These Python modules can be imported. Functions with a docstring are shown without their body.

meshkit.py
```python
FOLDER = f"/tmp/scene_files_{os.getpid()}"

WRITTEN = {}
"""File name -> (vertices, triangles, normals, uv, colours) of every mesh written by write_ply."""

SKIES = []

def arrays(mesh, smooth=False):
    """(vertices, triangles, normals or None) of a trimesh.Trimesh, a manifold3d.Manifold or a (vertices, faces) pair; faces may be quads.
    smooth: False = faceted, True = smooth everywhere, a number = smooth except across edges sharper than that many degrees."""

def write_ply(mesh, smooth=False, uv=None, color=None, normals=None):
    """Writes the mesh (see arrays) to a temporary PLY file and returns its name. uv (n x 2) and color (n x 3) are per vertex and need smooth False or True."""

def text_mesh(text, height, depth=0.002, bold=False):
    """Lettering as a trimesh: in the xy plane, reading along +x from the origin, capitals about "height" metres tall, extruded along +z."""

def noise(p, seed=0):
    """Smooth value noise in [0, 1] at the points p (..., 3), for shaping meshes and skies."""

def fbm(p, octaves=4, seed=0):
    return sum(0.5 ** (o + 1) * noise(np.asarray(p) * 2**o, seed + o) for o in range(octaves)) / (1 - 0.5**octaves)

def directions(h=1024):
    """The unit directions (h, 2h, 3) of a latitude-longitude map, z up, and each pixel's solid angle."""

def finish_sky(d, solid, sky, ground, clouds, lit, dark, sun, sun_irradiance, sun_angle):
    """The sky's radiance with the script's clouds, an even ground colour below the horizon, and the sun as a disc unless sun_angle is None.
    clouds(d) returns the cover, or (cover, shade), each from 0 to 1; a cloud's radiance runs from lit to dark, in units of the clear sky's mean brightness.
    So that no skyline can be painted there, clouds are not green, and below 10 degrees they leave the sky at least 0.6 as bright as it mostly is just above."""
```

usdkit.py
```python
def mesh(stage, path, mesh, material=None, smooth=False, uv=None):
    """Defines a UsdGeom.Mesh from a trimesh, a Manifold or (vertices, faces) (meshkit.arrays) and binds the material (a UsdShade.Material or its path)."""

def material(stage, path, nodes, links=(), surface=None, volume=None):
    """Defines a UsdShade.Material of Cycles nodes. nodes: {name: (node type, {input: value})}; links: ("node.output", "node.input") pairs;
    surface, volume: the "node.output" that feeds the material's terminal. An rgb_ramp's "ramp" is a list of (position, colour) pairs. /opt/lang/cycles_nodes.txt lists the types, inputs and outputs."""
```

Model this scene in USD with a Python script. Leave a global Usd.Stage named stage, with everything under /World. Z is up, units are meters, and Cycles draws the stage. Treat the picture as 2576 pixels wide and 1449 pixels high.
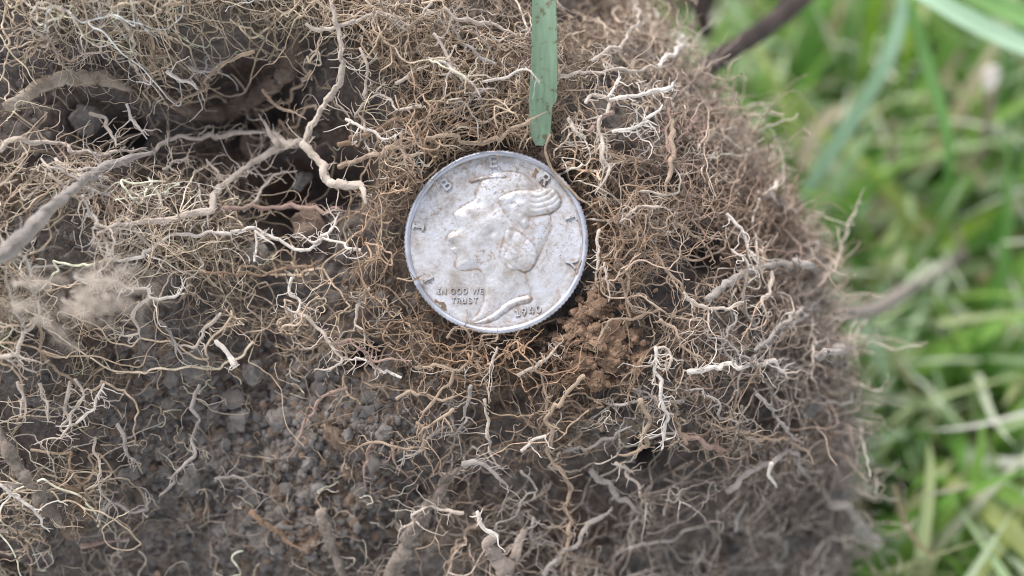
import math, random, numpy as np, trimesh, usdkit, meshkit
from pxr import Usd, UsdGeom, UsdLux, UsdShade, Gf, Sdf, Vt
from scipy.interpolate import RBFInterpolator
from scipy.spatial import cKDTree
from scipy.ndimage import map_coordinates, gaussian_filter, distance_transform_edt

random.seed(5)
rng = np.random.default_rng(11)
stage = Usd.Stage.CreateInMemory()
UsdGeom.SetStageUpAxis(stage, 'Z')
UsdGeom.SetStageMetersPerUnit(stage, 1.0)
UsdGeom.Xform.Define(stage, '/World')
T = Sdf.ValueTypeNames

# ------------------------------------------------------------------ camera, sky, sun, exposure
MM = 0.001
ELEV = math.radians(55)                 # the broken face of the clod looks up at this angle
NX = np.array([1.0, 0, 0])
NY = np.array([0, math.sin(ELEV), math.cos(ELEV)])
NN = np.array([0, -math.cos(ELEV), math.sin(ELEV)])
C0 = np.array([0, 0, 0.072])            # middle of the clod's face, 72 mm above the lawn
DIST = 90.0                             # mm from the lens to the face
FIELD = 98.9                            # mm of the face seen across the picture


def world(p):
    """clod-face coordinates (mm: right, up the slope, out of the face) -> world metres"""
    p = np.asarray(p, float)
    return C0 + MM * (p[..., 0:1] * NX + p[..., 1:2] * NY + p[..., 2:3] * NN)


cam = UsdGeom.Camera.Define(stage, '/World/camera')
eye = C0 + DIST * MM * NN
cam.AddTransformOp().Set(Gf.Matrix4d(*NX, 0, *NY, 0, *NN, 0, *eye, 1))
cam.CreateHorizontalApertureAttr(5.6)
cam.CreateFocalLengthAttr(5.6 / 2 / (FIELD / 2 / DIST))
cam.CreateFStopAttr(1.55)
cam.CreateFocusDistanceAttr(DIST * MM)
cam.CreateClippingRangeAttr(Gf.Vec2f(0.008, 2000))
cam.CreateExposureAttr(1.9)

sun_l = np.array([-0.34, 0.78, 0.48])
sun_w = sun_l[0] * NX + sun_l[1] * NY + sun_l[2] * NN
sun_w /= np.linalg.norm(sun_w)
S_EL, S_ROT = math.asin(sun_w[2]), math.atan2(sun_w[0], sun_w[1])
sky = UsdLux.DomeLight.Define(stage, '/World/sky')
sky_mat = usdkit.material(stage, '/World/Looks/sky', {
    's': ('sky_texture', {'sky_type': 'single_scattering', 'sun_disc': False, 'sun_elevation': S_EL, 'sun_rotation': S_ROT, 'altitude': 100.0}),
    'bw': ('rgb_to_bw', {}),
    'tint': ('mix', {'mix_type': 'multiply', 'fac': 1.0, 'color2': (1.0, 0.985, 0.985)}),
    'mx': ('mix', {'fac': 0.74}),
    'b': ('background_shader', {'strength': 0.11})},
    [('s.color', 'bw.color'), ('bw.val', 'tint.color1'), ('s.color', 'mx.color1'), ('tint.color', 'mx.color2'), ('mx.color', 'b.color')], surface='b.background')
UsdShade.MaterialBindingAPI.Apply(sky.GetPrim()).Bind(sky_mat)
sky.GetPrim().SetCustomDataByKey('kind', 'structure')
sun = UsdLux.DistantLight.Define(stage, '/World/sun')
sun.CreateNormalizeAttr(True)
sun.CreateIntensityAttr(0.40)
sun.CreateAngleAttr(25.0)
sun.CreateColorAttr(Gf.Vec3f(1.0, 0.975, 0.94))
zx = np.cross([0, 1, 0], sun_w); zx /= np.linalg.norm(zx)
zy = np.cross(sun_w, zx)
sun.AddTransformOp().Set(Gf.Matrix4d(*zx, 0, *zy, 0, *sun_w, 0, 0, 0, 1, 1))

# ------------------------------------------------------------------ helpers
used = {}


def numbered(path):
    n = used.get(path, 0)
    used[path] = n + 1
    return path if n == 0 else f'{path}_{n:03d}'


def data(prim, **kw):
    for k, v in kw.items():
        if v:
            prim.SetCustomDataByKey(k, v)
    return prim


def thing(name, label, category, loc=(0, 0, 0), group=None, kind=None):
    x = UsdGeom.Xform.Define(stage, numbered('/World/' + name))
    x.AddTranslateOp().Set(Gf.Vec3d(*map(float, loc)))
    return data(x.GetPrim(), label=label, category=category, group=group, kind=kind)


def obj(name, mesh, mat, parent=None, smooth=True, label=None, category=None, group=None, kind=None):
    """ONE mesh given in world metres, under parent (whose own offset is taken off) or under /World"""
    v, f = (np.asarray(mesh[0], float), np.asarray(mesh[1], int)) if isinstance(mesh, tuple) else (np.array(mesh.vertices), np.array(mesh.faces))
    base = '/World'
    if parent is not None:
        base = str(parent.GetPath())
        v = v - np.array(UsdGeom.XformCache().GetLocalToWorldTransform(parent).ExtractTranslation())
    m = usdkit.mesh(stage, numbered(f'{base}/{name}'), (v, f), mat, smooth=smooth)
    return data(m.GetPrim(), label=label, category=category, group=group, kind=kind)


def own(name, mesh, mat, label, category, group=None, smooth=True):
    """a thing that is one mesh: an Xform-less mesh at its base"""
    return obj(name, mesh, mat, None, smooth, label, category, group)


def join(ms):
    vs, fs, n = [], [], 0
    for v, f in ms:
        vs.append(v); fs.append(np.asarray(f) + n); n += len(v)
    return np.vstack(vs), np.vstack(fs)


def mat(name, base, var=0.35, scale=900.0, rough=0.85, other=None, bump=0.0, bscale=3000.0, spec=0.25, metallic=0.0, island=False):
    """earthy material: two tones mixed by noise over the object, with fine bump"""
    other = other or tuple(c * (1 - var) for c in base)
    nodes = {'tc': ('texture_coordinate', {}),
             'n': ('noise_texture', {'scale': scale, 'detail': 5.0, 'roughness': 0.62}),
             'r': ('rgb_ramp', {'ramp': [(0.32, other), (0.68, base)]}),
             'p': ('principled_bsdf', {'roughness': rough, 'specular_ior_level': spec, 'metallic': metallic, 'diffuse_roughness': 0.6})}
    links = [('tc.object', 'n.vector'), ('n.fac', 'r.fac'), ('r.color', 'p.base_color')]
    if bump:
        nodes['n2'] = ('noise_texture', {'scale': bscale, 'detail': 4.0, 'roughness': 0.6})
        nodes['b'] = ('bump', {'strength': bump, 'distance': 0.0003})
        links += [('tc.object', 'n2.vector'), ('n2.fac', 'b.height'), ('b.normal', 'p.normal')]
    return usdkit.material(stage, '/World/Looks/' + name, nodes, links, surface='p.BSDF')


# ------------------------------------------------------------------ the clod's face as a height field (mm)
K = FIELD / 2576.0


def unproj(px, py, w):
    s = (DIST - w) / DIST
    return (px - 1288) * K * s, (724.5 - py) * K * s


ctrl = [(1247, 607, -1.6), (1100, 450, -1), (1450, 480, -1.2), (1400, 780, -1.5), (1050, 780, -2.2),
        (800, 450, -8), (600, 235, -10), (230, 300, -7), (700, 600, -6), (640, 500, -7), (850, 620, -4),
        (200, 100, 0), (500, 80, -1), (900, 80, -2), (1150, 170, -1.5), (1300, 100, -5), (1500, 60, -14), (1620, 150, -12), (1650, 280, -6),
        (1750, 350, -9), (1700, 500, -4), (1850, 550, -9), (1950, 700, -11), (2020, 650, -16), (1700, 800, -3), (1900, 900, -7), (2050, 900, -14),
        (1700, 1000, -4), (1900, 1100, -9), (2050, 1150, -16), (2100, 1350, -24), (1900, 1350, -20), (1700, 1300, -12), (1500, 1200, -9), (1300, 1100, -6), (1250, 1350, -9),
        (1000, 1000, -4), (900, 1200, -6), (700, 1000, -6), (500, 1100, -6), (700, 1350, -9), (300, 1350, -8), (100, 1250, -2), (100, 1000, -1), (300, 900, -3), (150, 700, 2), (150, 500, 2),
        (400, 700, -2), (350, 500, -2), (100, 300, -2), (-200, 300, 0), (-200, 900, 0), (-200, 1500, -9), (600, -150, -3), (1200, -150, -8), (100, -150, -1), (700, 1650, -15), (1500, 1650, -18)]
cx = np.array([(*unproj(a, b, c), c) for a, b, c in ctrl])
rbf = RBFInterpolator(cx[:, :2], cx[:, 2], kernel='thin_plate_spline', smoothing=1.0)
GX0, GX1, GY0, GY1, GS = -84.0, 70.0, -58.0, 72.0, 0.4
gx, gy = np.arange(GX0, GX1 + .01, GS), np.arange(GY0, GY1 + .01, GS)
XX, YY = np.meshgrid(gx, gy)                       # rows: y
cs = 8                                             # macro shape on a coarse grid first
coarse = rbf(np.stack([XX[::cs, ::cs].ravel(), YY[::cs, ::cs].ravel()], 1)).reshape(XX[::cs, ::cs].shape)
HM = map_coordinates(coarse, [(np.arange(len(gy)) / cs)[:, None].repeat(len(gx), 1), (np.arange(len(gx)) / cs)[None].repeat(len(gy), 0)], order=3, mode='nearest')
HM = np.clip(HM, -40, 6)
edge_px = [(1450, -400), (1560, -60), (1640, 60), (1760, 200), (1930, 430), (2050, 600), (2110, 850), (2150, 1100), (2180, 1449), (2190, 1700), (2150, 2200)]
ee = np.array([unproj(a, b, -20) for a, b in edge_px])[::-1]
EDGE = lambda y: np.interp(y, ee[:, 1], ee[:, 0])
wob = 3.0 * (meshkit.fbm(np.stack([XX * 0 + 3, YY / 9, YY * 0], -1), 3, 4) - 0.5)
d = XX - EDGE(YY) + wob
HM = HM - 0.035 * np.maximum(d + 9, 0) ** 2 - 2.2 * np.maximum(d, 0)
HM = HM - 0.02 * np.maximum(-62 - XX, 0) ** 2 * 3 - 0.03 * np.maximum(YY - 42, 0) ** 2 * 3 - 0.06 * np.maximum(-40 - YY, 0) ** 2
HM = np.maximum(HM, -125)
COIN = np.array([*unproj(1247, 607, 0), 0.0])
CR = 8.97
rc = np.hypot(XX - COIN[0], YY - COIN[1])
t = np.clip((12.0 - rc) / 3.0, 0, 1)
HM = HM * (1 - t) + t * np.minimum(HM, -2.1)


def hm(x, y, grid=None):
    g = HM if grid is None else grid
    x, y = np.asarray(x, float), np.asarray(y, float)
    out = map_coordinates(g, [(y.ravel() - GY0) / GS, (x.ravel() - GX0) / GS], order=1, mode='nearest')
    return out.reshape(x.shape)


def P(px, py, lift=0.0):
    """the point of the clod seen at a spot of the photograph, lift mm out of its surface"""
    w = -4.0
    for _ in range(30):
        x, y = unproj(px, py, w)
        w = 0.5 * w + 0.5 * (float(hm(x, y)) + lift)
    return np.array([*unproj(px, py, w), w])


# soil relief: lumps, crumbs and grains
pts = np.stack([XX, YY, XX * 0], -1)
lump = meshkit.fbm(pts / 7.0, 3, 1) - 0.5
crumb = meshkit.noise(pts / 1.7 + meshkit.fbm(pts / 3, 2, 9)[..., None] * 2, 2)
crumb = np.abs(crumb - 0.5) * 2
grain = meshkit.noise(pts / 0.7, 7) - 0.5
flat = np.clip((rc - 8.0) / 3.0, 0, 1)
SOILPOLY = np.array([unproj(*p, -6) for p in [(390, 880), (640, 870), (850, 920), (1010, 980), (1060, 1110), (1030, 1260), (980, 1449), (340, 1520), (270, 1350), (360, 1190), (300, 1050)]])


def in_poly(x, y, poly):
    c = np.zeros(np.shape(x), bool)
    j = len(poly) - 1
    for i in range(len(poly)):
        (xi, yi), (xj, yj) = poly[i], poly[j]
        c ^= ((yi > y) != (yj > y)) & (x < (xj - xi) * (y - yi) / (yj - yi + 1e-12) + xi)
        j = i
    return c


HOLES = [(*unproj(600, 215, -8), 4.5), (*unproj(700, 470, -6), 4.5), (*unproj(830, 440, -6), 3.5), (*unproj(720, 590, -5), 3.2), (*unproj(1505, 840, -2), 4.6), (*unproj(230, 320, -5), 2.6), (*unproj(905, 905, -4), 1.8),
         (*unproj(320, 730, 0), 1.5), (*unproj(1900, 1010, -8), 2.0), (*unproj(1780, 640, -7), 1.8), (*unproj(1650, 1150, -6), 1.8)]
HOLLOW = 0 * XX
for hx, hy, hr in HOLES:
    if not (hx > 5 and hy > -12 and hy < 0):           # (not under the rusty crumbs)
        HOLLOW = np.maximum(HOLLOW, np.exp(-(((XX - hx) ** 2 + (YY - hy) ** 2) / (hr * 1.05) ** 2) ** 2) * min(11, 2.0 + 1.9 * hr))
bare = gaussian_filter(in_poly(XX, YY, SOILPOLY).astype(float), 6)
HF = HM - HOLLOW + 1.8 * bare + flat * (6.5 * lump + 1.5 * (crumb - 0.4) + 0.75 * grain) - 2.4
rows, cols = XX.shape
idx = np.arange(rows * cols).reshape(rows, cols)
q = np.stack([idx[:-1, :-1], idx[:-1, 1:], idx[1:, 1:], idx[1:, :-1]], -1).reshape(-1, 4)
sv = np.stack([XX, YY, HF], -1).reshape(-1, 3)
sw = world(sv)
keep = (sw[q][:, :, 2].max(1) > -0.01)             # what lies deep under the lawn is not built
q = q[keep]
soil_mesh = trimesh.Trimesh(sw, np.vstack([q[:, [0, 1, 2]], q[:, [0, 2, 3]]]), process=False)
soil_mesh.remove_unreferenced_vertices()

# ------------------------------------------------------------------ materials
GREY_SOIL, BROWN_SOIL, RED_SOIL = (0.245, 0.220, 0.205), (0.23, 0.168, 0.128), (0.29, 0.19, 0.13)
soil_mat = usdkit.material(stage, '/World/Looks/soil', {
    'g': ('geometry', {}),
    'big': ('noise_texture', {'scale': 75.0, 'detail': 3.0}),
    'ramp': ('rgb_ramp', {'ramp': [(0.40, (0.185, 0.160, 0.147)), (0.53, (0.150, 0.120, 0.102)), (0.68, (0.150, 0.100, 0.072))]}),
    'fine': ('noise_texture', {'scale': 1500.0, 'detail': 6.0, 'roughness': 0.7}),
    'fr': ('rgb_ramp', {'ramp': [(0.3, (0.45, 0.45, 0.45)), (0.55, (1, 1, 1)), (0.72, (1.7, 1.65, 1.6))]}),
    'mul': ('mix', {'mix_type': 'multiply', 'fac': 1.0}),
    'bump': ('bump', {'strength': 0.9, 'distance': 0.0004}),
    'p': ('principled_bsdf', {'roughness': 0.95, 'specular_ior_level': 0.12, 'diffuse_roughness': 0.8})},
    [('g.position', 'big.vector'), ('big.fac', 'ramp.fac'), ('g.position', 'fine.vector'), ('fine.fac', 'fr.fac'), ('ramp.color', 'mul.color1'), ('fr.color', 'mul.color2'),
     ('fine.fac', 'bump.height'), ('bump.normal', 'p.normal'), ('mul.color', 'p.base_color')], surface='p.BSDF')
M = {}
M['grey_crumb'] = mat('grey_crumb', GREY_SOIL, 0.45, 1200, 0.95, bump=0.8, spec=0.1)
M['brown_crumb'] = mat('brown_crumb', BROWN_SOIL, 0.45, 1200, 0.95, bump=0.8, spec=0.1)
M['red_crumb'] = mat('red_crumb', RED_SOIL, 0.45, 1300, 0.95, bump=1.0, spec=0.1)
M['stone'] = mat('stone', (0.185, 0.165, 0.152), 0.35, 700, 0.8, bump=0.3, spec=0.3)
M['root_pale'] = mat('root_pale', (0.55, 0.465, 0.395), 0.36, 700, 0.75, bump=0.5)
M['root_white'] = mat('root_white', (0.68, 0.61, 0.55), 0.30, 700, 0.7, bump=0.5)
M['root_tan'] = mat('root_tan', (0.41, 0.305, 0.225), 0.40, 700, 0.8, bump=0.5)
M['root_brown'] = mat('root_brown', (0.28, 0.185, 0.125), 0.45, 600, 0.85, bump=0.6)
M['root_pink'] = mat('root_pink', (0.36, 0.25, 0.205), 0.35, 600, 0.85, bump=0.6)
M['root_grey'] = mat('root_grey', (0.36, 0.315, 0.285), 0.40, 450, 0.8, bump=0.7, bscale=1800)
M['root_wood'] = mat('root_wood', (0.27, 0.225, 0.19), 0.6, 500, 0.9, other=(0.15, 0.12, 0.10), bump=1.0, bscale=2200)
M['root_swollen'] = mat('root_swollen', (0.37, 0.30, 0.255), 0.4, 350, 0.8, bump=0.7, bscale=1500)
M['stem_grey'] = mat('stem_grey', (0.25, 0.215, 0.19), 0.3, 120, 0.8)
M['root_dark'] = mat('root_dark', (0.145, 0.10, 0.075), 0.5, 500, 0.9, bump=0.9, bscale=1800)
M['bark_arch'] = mat('bark_arch', (0.20, 0.15, 0.12), 0.6, 420, 0.9, other=(0.075, 0.052, 0.04), bump=1.0, bscale=1600)
M['bark_pale'] = mat('bark_pale', (0.42, 0.37, 0.31), 0.6, 380, 0.9, other=(0.20, 0.15, 0.11), bump=1.0, bscale=1600)


def leaf(name, stops, rough=0.45, trans=0.35, scale=0.0, sheen=0.5, spots=None):
    nodes = {'g': ('geometry', {}), 'r': ('rgb_ramp', {'ramp': stops}),
             'p': ('principled_bsdf', {'roughness': rough, 'specular_ior_level': sheen}),
             't': ('translucent_bsdf', {}), 'm': ('mix_closure', {'fac': trans})}
    links = [('r.color', 'p.base_color'), ('r.color', 't.color'), ('p.BSDF', 'm.closure1'), ('t.BSDF', 'm.closure2')]
    if scale:
        nodes['tc'] = ('texture_coordinate', {})
        nodes['n'] = ('noise_texture', {'scale': scale, 'detail': 4.0})
        links += [('tc.object', 'n.vector'), ('n.fac', 'r.fac')]
    else:                                           # each blade carries its own tone
        nodes['a'] = ('attribute', {'attribute': 'tone'})
        links += [('a.fac', 'r.fac')]
    return usdkit.material(stage, '/World/Looks/' + name, nodes, links, surface='m.closure')


M['turf'] = leaf('turf', [(0, (0.06, 0.17, 0.025)), (0.2, (0.13, 0.28, 0.05)), (0.4, (0.20, 0.37, 0.07)), (0.55, (0.27, 0.42, 0.10)), (0.68, (0.32, 0.46, 0.25)), (0.80, (0.41, 0.53, 0.36)), (0.88, (0.40, 0.46, 0.11)), (0.95, (0.52, 0.52, 0.41)), (1, (0.48, 0.36, 0.20))], 0.42, 0.5, sheen=0.9)
M['thatch'] = leaf('thatch', [(0, (0.20, 0.16, 0.10)), (0.25, (0.28, 0.33, 0.16)), (0.5, (0.31, 0.42, 0.22)), (0.7, (0.40, 0.46, 0.32)), (0.9, (0.50, 0.48, 0.40)), (1, (0.62, 0.62, 0.58))], 0.7, 0.4, sheen=0.3)
M['blade_mint'] = leaf('blade_mint', [(0.3, (0.44, 0.62, 0.42)), (0.7, (0.54, 0.72, 0.54))], 0.35, 0.35, 60, 0.7)
M['blade_green'] = leaf('blade_green', [(0.3, (0.20, 0.40, 0.10)), (0.7, (0.30, 0.52, 0.18))], 0.4, 0.4, 60)
M['blade_lime'] = leaf('blade_lime', [(0.3, (0.26, 0.44, 0.04)), (0.7, (0.40, 0.54, 0.09))], 0.4, 0.45, 60)
M['blade_straw'] = leaf('blade_straw', [(0.3, (0.36, 0.29, 0.19)), (0.7, (0.52, 0.45, 0.34))], 0.7, 0.25, 60, 0.25)
M['bud_white'] = mat('bud_white', (0.82, 0.74, 0.68), 0.25, 300, 0.7)
M['twig'] = mat('twig', (0.075, 0.055, 0.05), 0.4, 200, 0.85, other=(0.035, 0.026, 0.024), bump=0.5, bscale=900)

# ------------------------------------------------------------------ ground
g_mat = usdkit.material(stage, '/World/Looks/lawn_soil', {
    'g': ('geometry', {}), 'n': ('noise_texture', {'scale': 60.0, 'detail': 6.0, 'roughness': 0.65}),
    'r': ('rgb_ramp', {'ramp': [(0.3, (0.09, 0.095, 0.05)), (0.5, (0.18, 0.18, 0.10)), (0.7, (0.28, 0.25, 0.17))]}),
    'p': ('principled_bsdf', {'roughness': 0.95, 'specular_ior_level': 0.1})},
    [('g.position', 'n.vector'), ('n.fac', 'r.fac'), ('r.color', 'p.base_color')], surface='p.BSDF')
a = np.concatenate([[-600, -60, -6], np.linspace(-0.6, 0.6, 61), [6, 60, 600]])
ax, ay = np.meshgrid(a, a)
az = 0.008 * (meshkit.fbm(np.stack([ax * 12, ay * 12, ax * 0], -1), 3, 3) - 0.5) * (np.maximum(abs(ax), abs(ay)) < 0.62)
ii = np.arange(ax.size).reshape(ax.shape)
gq = np.stack([ii[:-1, :-1], ii[:-1, 1:], ii[1:, 1:], ii[1:, :-1]], -1).reshape(-1, 4)
obj('ground', (np.stack([ax, ay, az], -1).reshape(-1, 3), np.vstack([gq[:, [0, 1, 2]], gq[:, [0, 2, 3]]])), g_mat, kind='structure')


# ------------------------------------------------------------------ grass
def blades(base, az, lean, length, width, bend, twist, segs=6, tip=0.05):
    """many narrow leaves at once: each a folded strip three vertices wide"""
    n = len(base)
    s = np.linspace(0, 1, segs + 1)
    ang = lean[:, None] + bend[:, None] * s[None]
    dl = (length / segs)[:, None]
    hz = np.concatenate([np.zeros((n, 1)), np.cumsum(np.sin(ang[:, :-1]) * dl, 1)], 1)
    up = np.concatenate([np.zeros((n, 1)), np.cumsum(np.cos(ang[:, :-1]) * dl, 1)], 1)
    dx, dy = np.cos(az)[:, None], np.sin(az)[:, None]
    c = np.stack([base[:, 0:1] + hz * dx, base[:, 1:2] + hz * dy, base[:, 2:3] + up], -1)
    wdt = width[:, None] * np.interp(s, [0, .15, .6, 1], [.75, 1, .85, tip])[None] / 2
    tw = az[:, None] + math.pi / 2 + twist[:, None] * s[None]
    side = np.stack([np.cos(tw), np.sin(tw), 0 * tw], -1)
    nrm = np.stack([-np.cos(ang) * dx, -np.cos(ang) * dy, np.sin(ang)], -1)
    L, R, Mi = c - side * wdt[..., None], c + side * wdt[..., None], c - nrm * wdt[..., None] * 0.35
    v = np.stack([L, Mi, R], 2).reshape(-1, 3)
    b = (np.arange(n)[:, None] * (segs + 1) + np.arange(segs)[None]).reshape(-1) * 3
    f = []
    for k in (0, 1):
        f += [np.stack([b + k, b + k + 1, b + k + 4], 1), np.stack([b + k, b + k + 4, b + k + 3], 1)]
    return v, np.vstack(f)


def toned(prim, n):
    m_ = UsdGeom.Mesh(prim)
    per = len(m_.GetPointsAttr().Get()) // n
    UsdGeom.PrimvarsAPI(m_).CreatePrimvar('tone', T.FloatArray, 'vertex').Set(Vt.FloatArray.FromNumpy(np.repeat(rng.random(n), per).astype(np.float32)))


def inside_clod(x, y):
    """ground points under the clod"""
    u = np.stack([x, y, 0 * x], -1) - C0
    lx, ly, lw = (u @ NX) / MM, (u @ NY) / MM, (u @ NN) / MM
    ok = np.zeros(len(x), bool)
    for k in range(0, 60, 6):                      # any soil straight above the point
        pz = u + np.array([0, 0, k * MM])
        a, b, c = (pz @ NX) / MM, (pz @ NY) / MM, (pz @ NN) / MM
        ok |= (hm(a, b) > c) & (a > GX0) & (a < GX1) & (b > GY0) & (b < GY1)
    return ok


def scatter(n, x0, x1, y0, y1):
    p = np.stack([rng.uniform(x0, x1, n), rng.uniform(y0, y1, n), np.full(n, -0.002)], 1)
    p = p[~inside_clod(p[:, 0], p[:, 1])]
    return p[~((p[:, 0] < 0.036) & (np.abs(p[:, 1] + 0.03) < 0.11))]     # trodden bare where the clod was set down


pb = np.vstack([scatter(10000, 0.0, 0.26, -0.10, 0.36), scatter(6000, -0.4, 0.5, -0.35, 0.55)])
n = len(pb)
tf = obj('turf_grass', blades(pb, rng.uniform(0, 2 * math.pi, n), np.abs(rng.normal(0.45, 0.4, n)), rng.gamma(5, 0.0052, n).clip(0.008, 0.06), rng.uniform(0.0018, 0.0048, n), rng.normal(0.8, 0.6, n), rng.normal(0, 1.2, n)),
    M['turf'], kind='stuff', label='short green lawn grass growing around the soil clod', category='grass')
toned(tf, n)
pt = scatter(5600, -0.1, 0.3, -0.12, 0.36)
n = len(pt)
pt[:, 2] = rng.uniform(0.004, 0.030, n)
th_ = obj('dry_thatch', blades(pt, rng.uniform(0, 2 * math.pi, n), rng.normal(1.25, 0.25, n), rng.uniform(0.007, 0.026, n), rng.uniform(0.0005, 0.0017, n), rng.normal(0.3, 0.6, n), rng.normal(0, 1.6, n)),
    M['thatch'], kind='stuff', label='dry straw coloured dead grass bits lying low between the green blades', category='dead grass')
toned(th_, n)


# ------------------------------------------------------------------ roots
def spline(p, step):
    """Catmull-Rom through the points, resampled about every step mm"""
    p = np.asarray(p, float)
    if len(p) < 2:
        return p
    e = np.vstack([2 * p[0] - p[1], p, 2 * p[-1] - p[-2]])
    out = []
    for i in range(len(p) - 1):
        a, b, c, dd = e[i:i + 4]
        m = max(2, int(np.linalg.norm(c - b) / step))
        t = (np.arange(m) / m)[:, None]
        out.append(0.5 * ((2 * b) + (c - a) * t + (2 * a - 5 * b + 4 * c - dd) * t ** 2 + (3 * b - a - 3 * c + dd) * t ** 3))
    return np.vstack(out + [p[-1:]])


def tube(p, r, sides=6, lumps=0.18, seed=0):
    p, r = np.asarray(p, float), np.asarray(r, float)
    t = np.gradient(p, axis=0)
    t /= np.linalg.norm(t, axis=1, keepdims=True) + 1e-12
    a = np.cross(t, np.where(np.abs(t[:, 2:]) < 0.9, [0, 0, 1.0], [1.0, 0, 0]))
    a /= np.linalg.norm(a, axis=1, keepdims=True) + 1e-12
    b, g = np.cross(t, a), np.arange(sides) * 2 * np.pi / sides
    rr = np.broadcast_to(r, (len(p),))[:, None] * np.ones(sides)
    if sides > 8:
        rr = rr * (1 + 0.42 * (np.random.default_rng(seed + 1).random(sides) - .5) + 0.2 * (meshkit.noise(np.stack(np.broadcast_arrays(np.arange(len(p))[:, None] / 9.0, np.arange(sides)[None] * 1.7, 0.0), -1), seed % 999) - .5))
    rr = rr * (1 + lumps * 2 * (np.random.default_rng(seed).random(rr.shape) - 0.5))
    v = p[:, None] + rr[..., None] * (np.cos(g)[None, :, None] * a[:, None] + np.sin(g)[None, :, None] * b[:, None])
    v = np.concatenate([v.reshape(-1, 3), p[:1] - t[:1] * r[0] * .4, p[-1:] + t[-1:] * r[-1] * .4])
    n = len(p)
    i, j = np.meshgrid(np.arange(n - 1), np.arange(sides), indexing='ij')
    k = np.stack([i * sides + j, i * sides + (j + 1) % sides, (i + 1) * sides + (j + 1) % sides, (i + 1) * sides + j], -1).reshape(-1, 4)
    s = np.arange(sides)
    f = np.vstack([k[:, [0, 1, 2]], k[:, [0, 2, 3]], np.stack([(s + 1) % sides, s, np.full(sides, n * sides)], 1),
                   np.stack([(n - 1) * sides + s, (n - 1) * sides + (s + 1) % sides, np.full(sides, n * sides + 1)], 1)])
    return v, f


def sprig(p0, d0, length, r0, steps=8, curl=0.5, g=None):
    """a short crooked side rootlet in clod coordinates"""
    g = g or random
    p, dd = [np.array(p0, float)], np.array(d0, float)
    for _ in range(steps):
        dd = dd + np.array([g.gauss(0, curl), g.gauss(0, curl), g.gauss(0, curl * 0.6)])
        dd /= np.linalg.norm(dd) + 1e-9
        q = p[-1] + dd * length / steps
        h = float(hm(q[0], q[1])) - 0.3
        if q[2] < h:
            q[2] = h
        p.append(q)
    return tube(np.array(p), np.linspace(r0, r0 * 0.45, steps + 1), 5, 0.2, g.randrange(9999))


clod = thing('soil_clod', 'dug-up lump of dark brown soil bound together by a dense mat of pale roots', 'soil clod', C0)
obj('soil', soil_mesh, soil_mat, clod)


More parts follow.
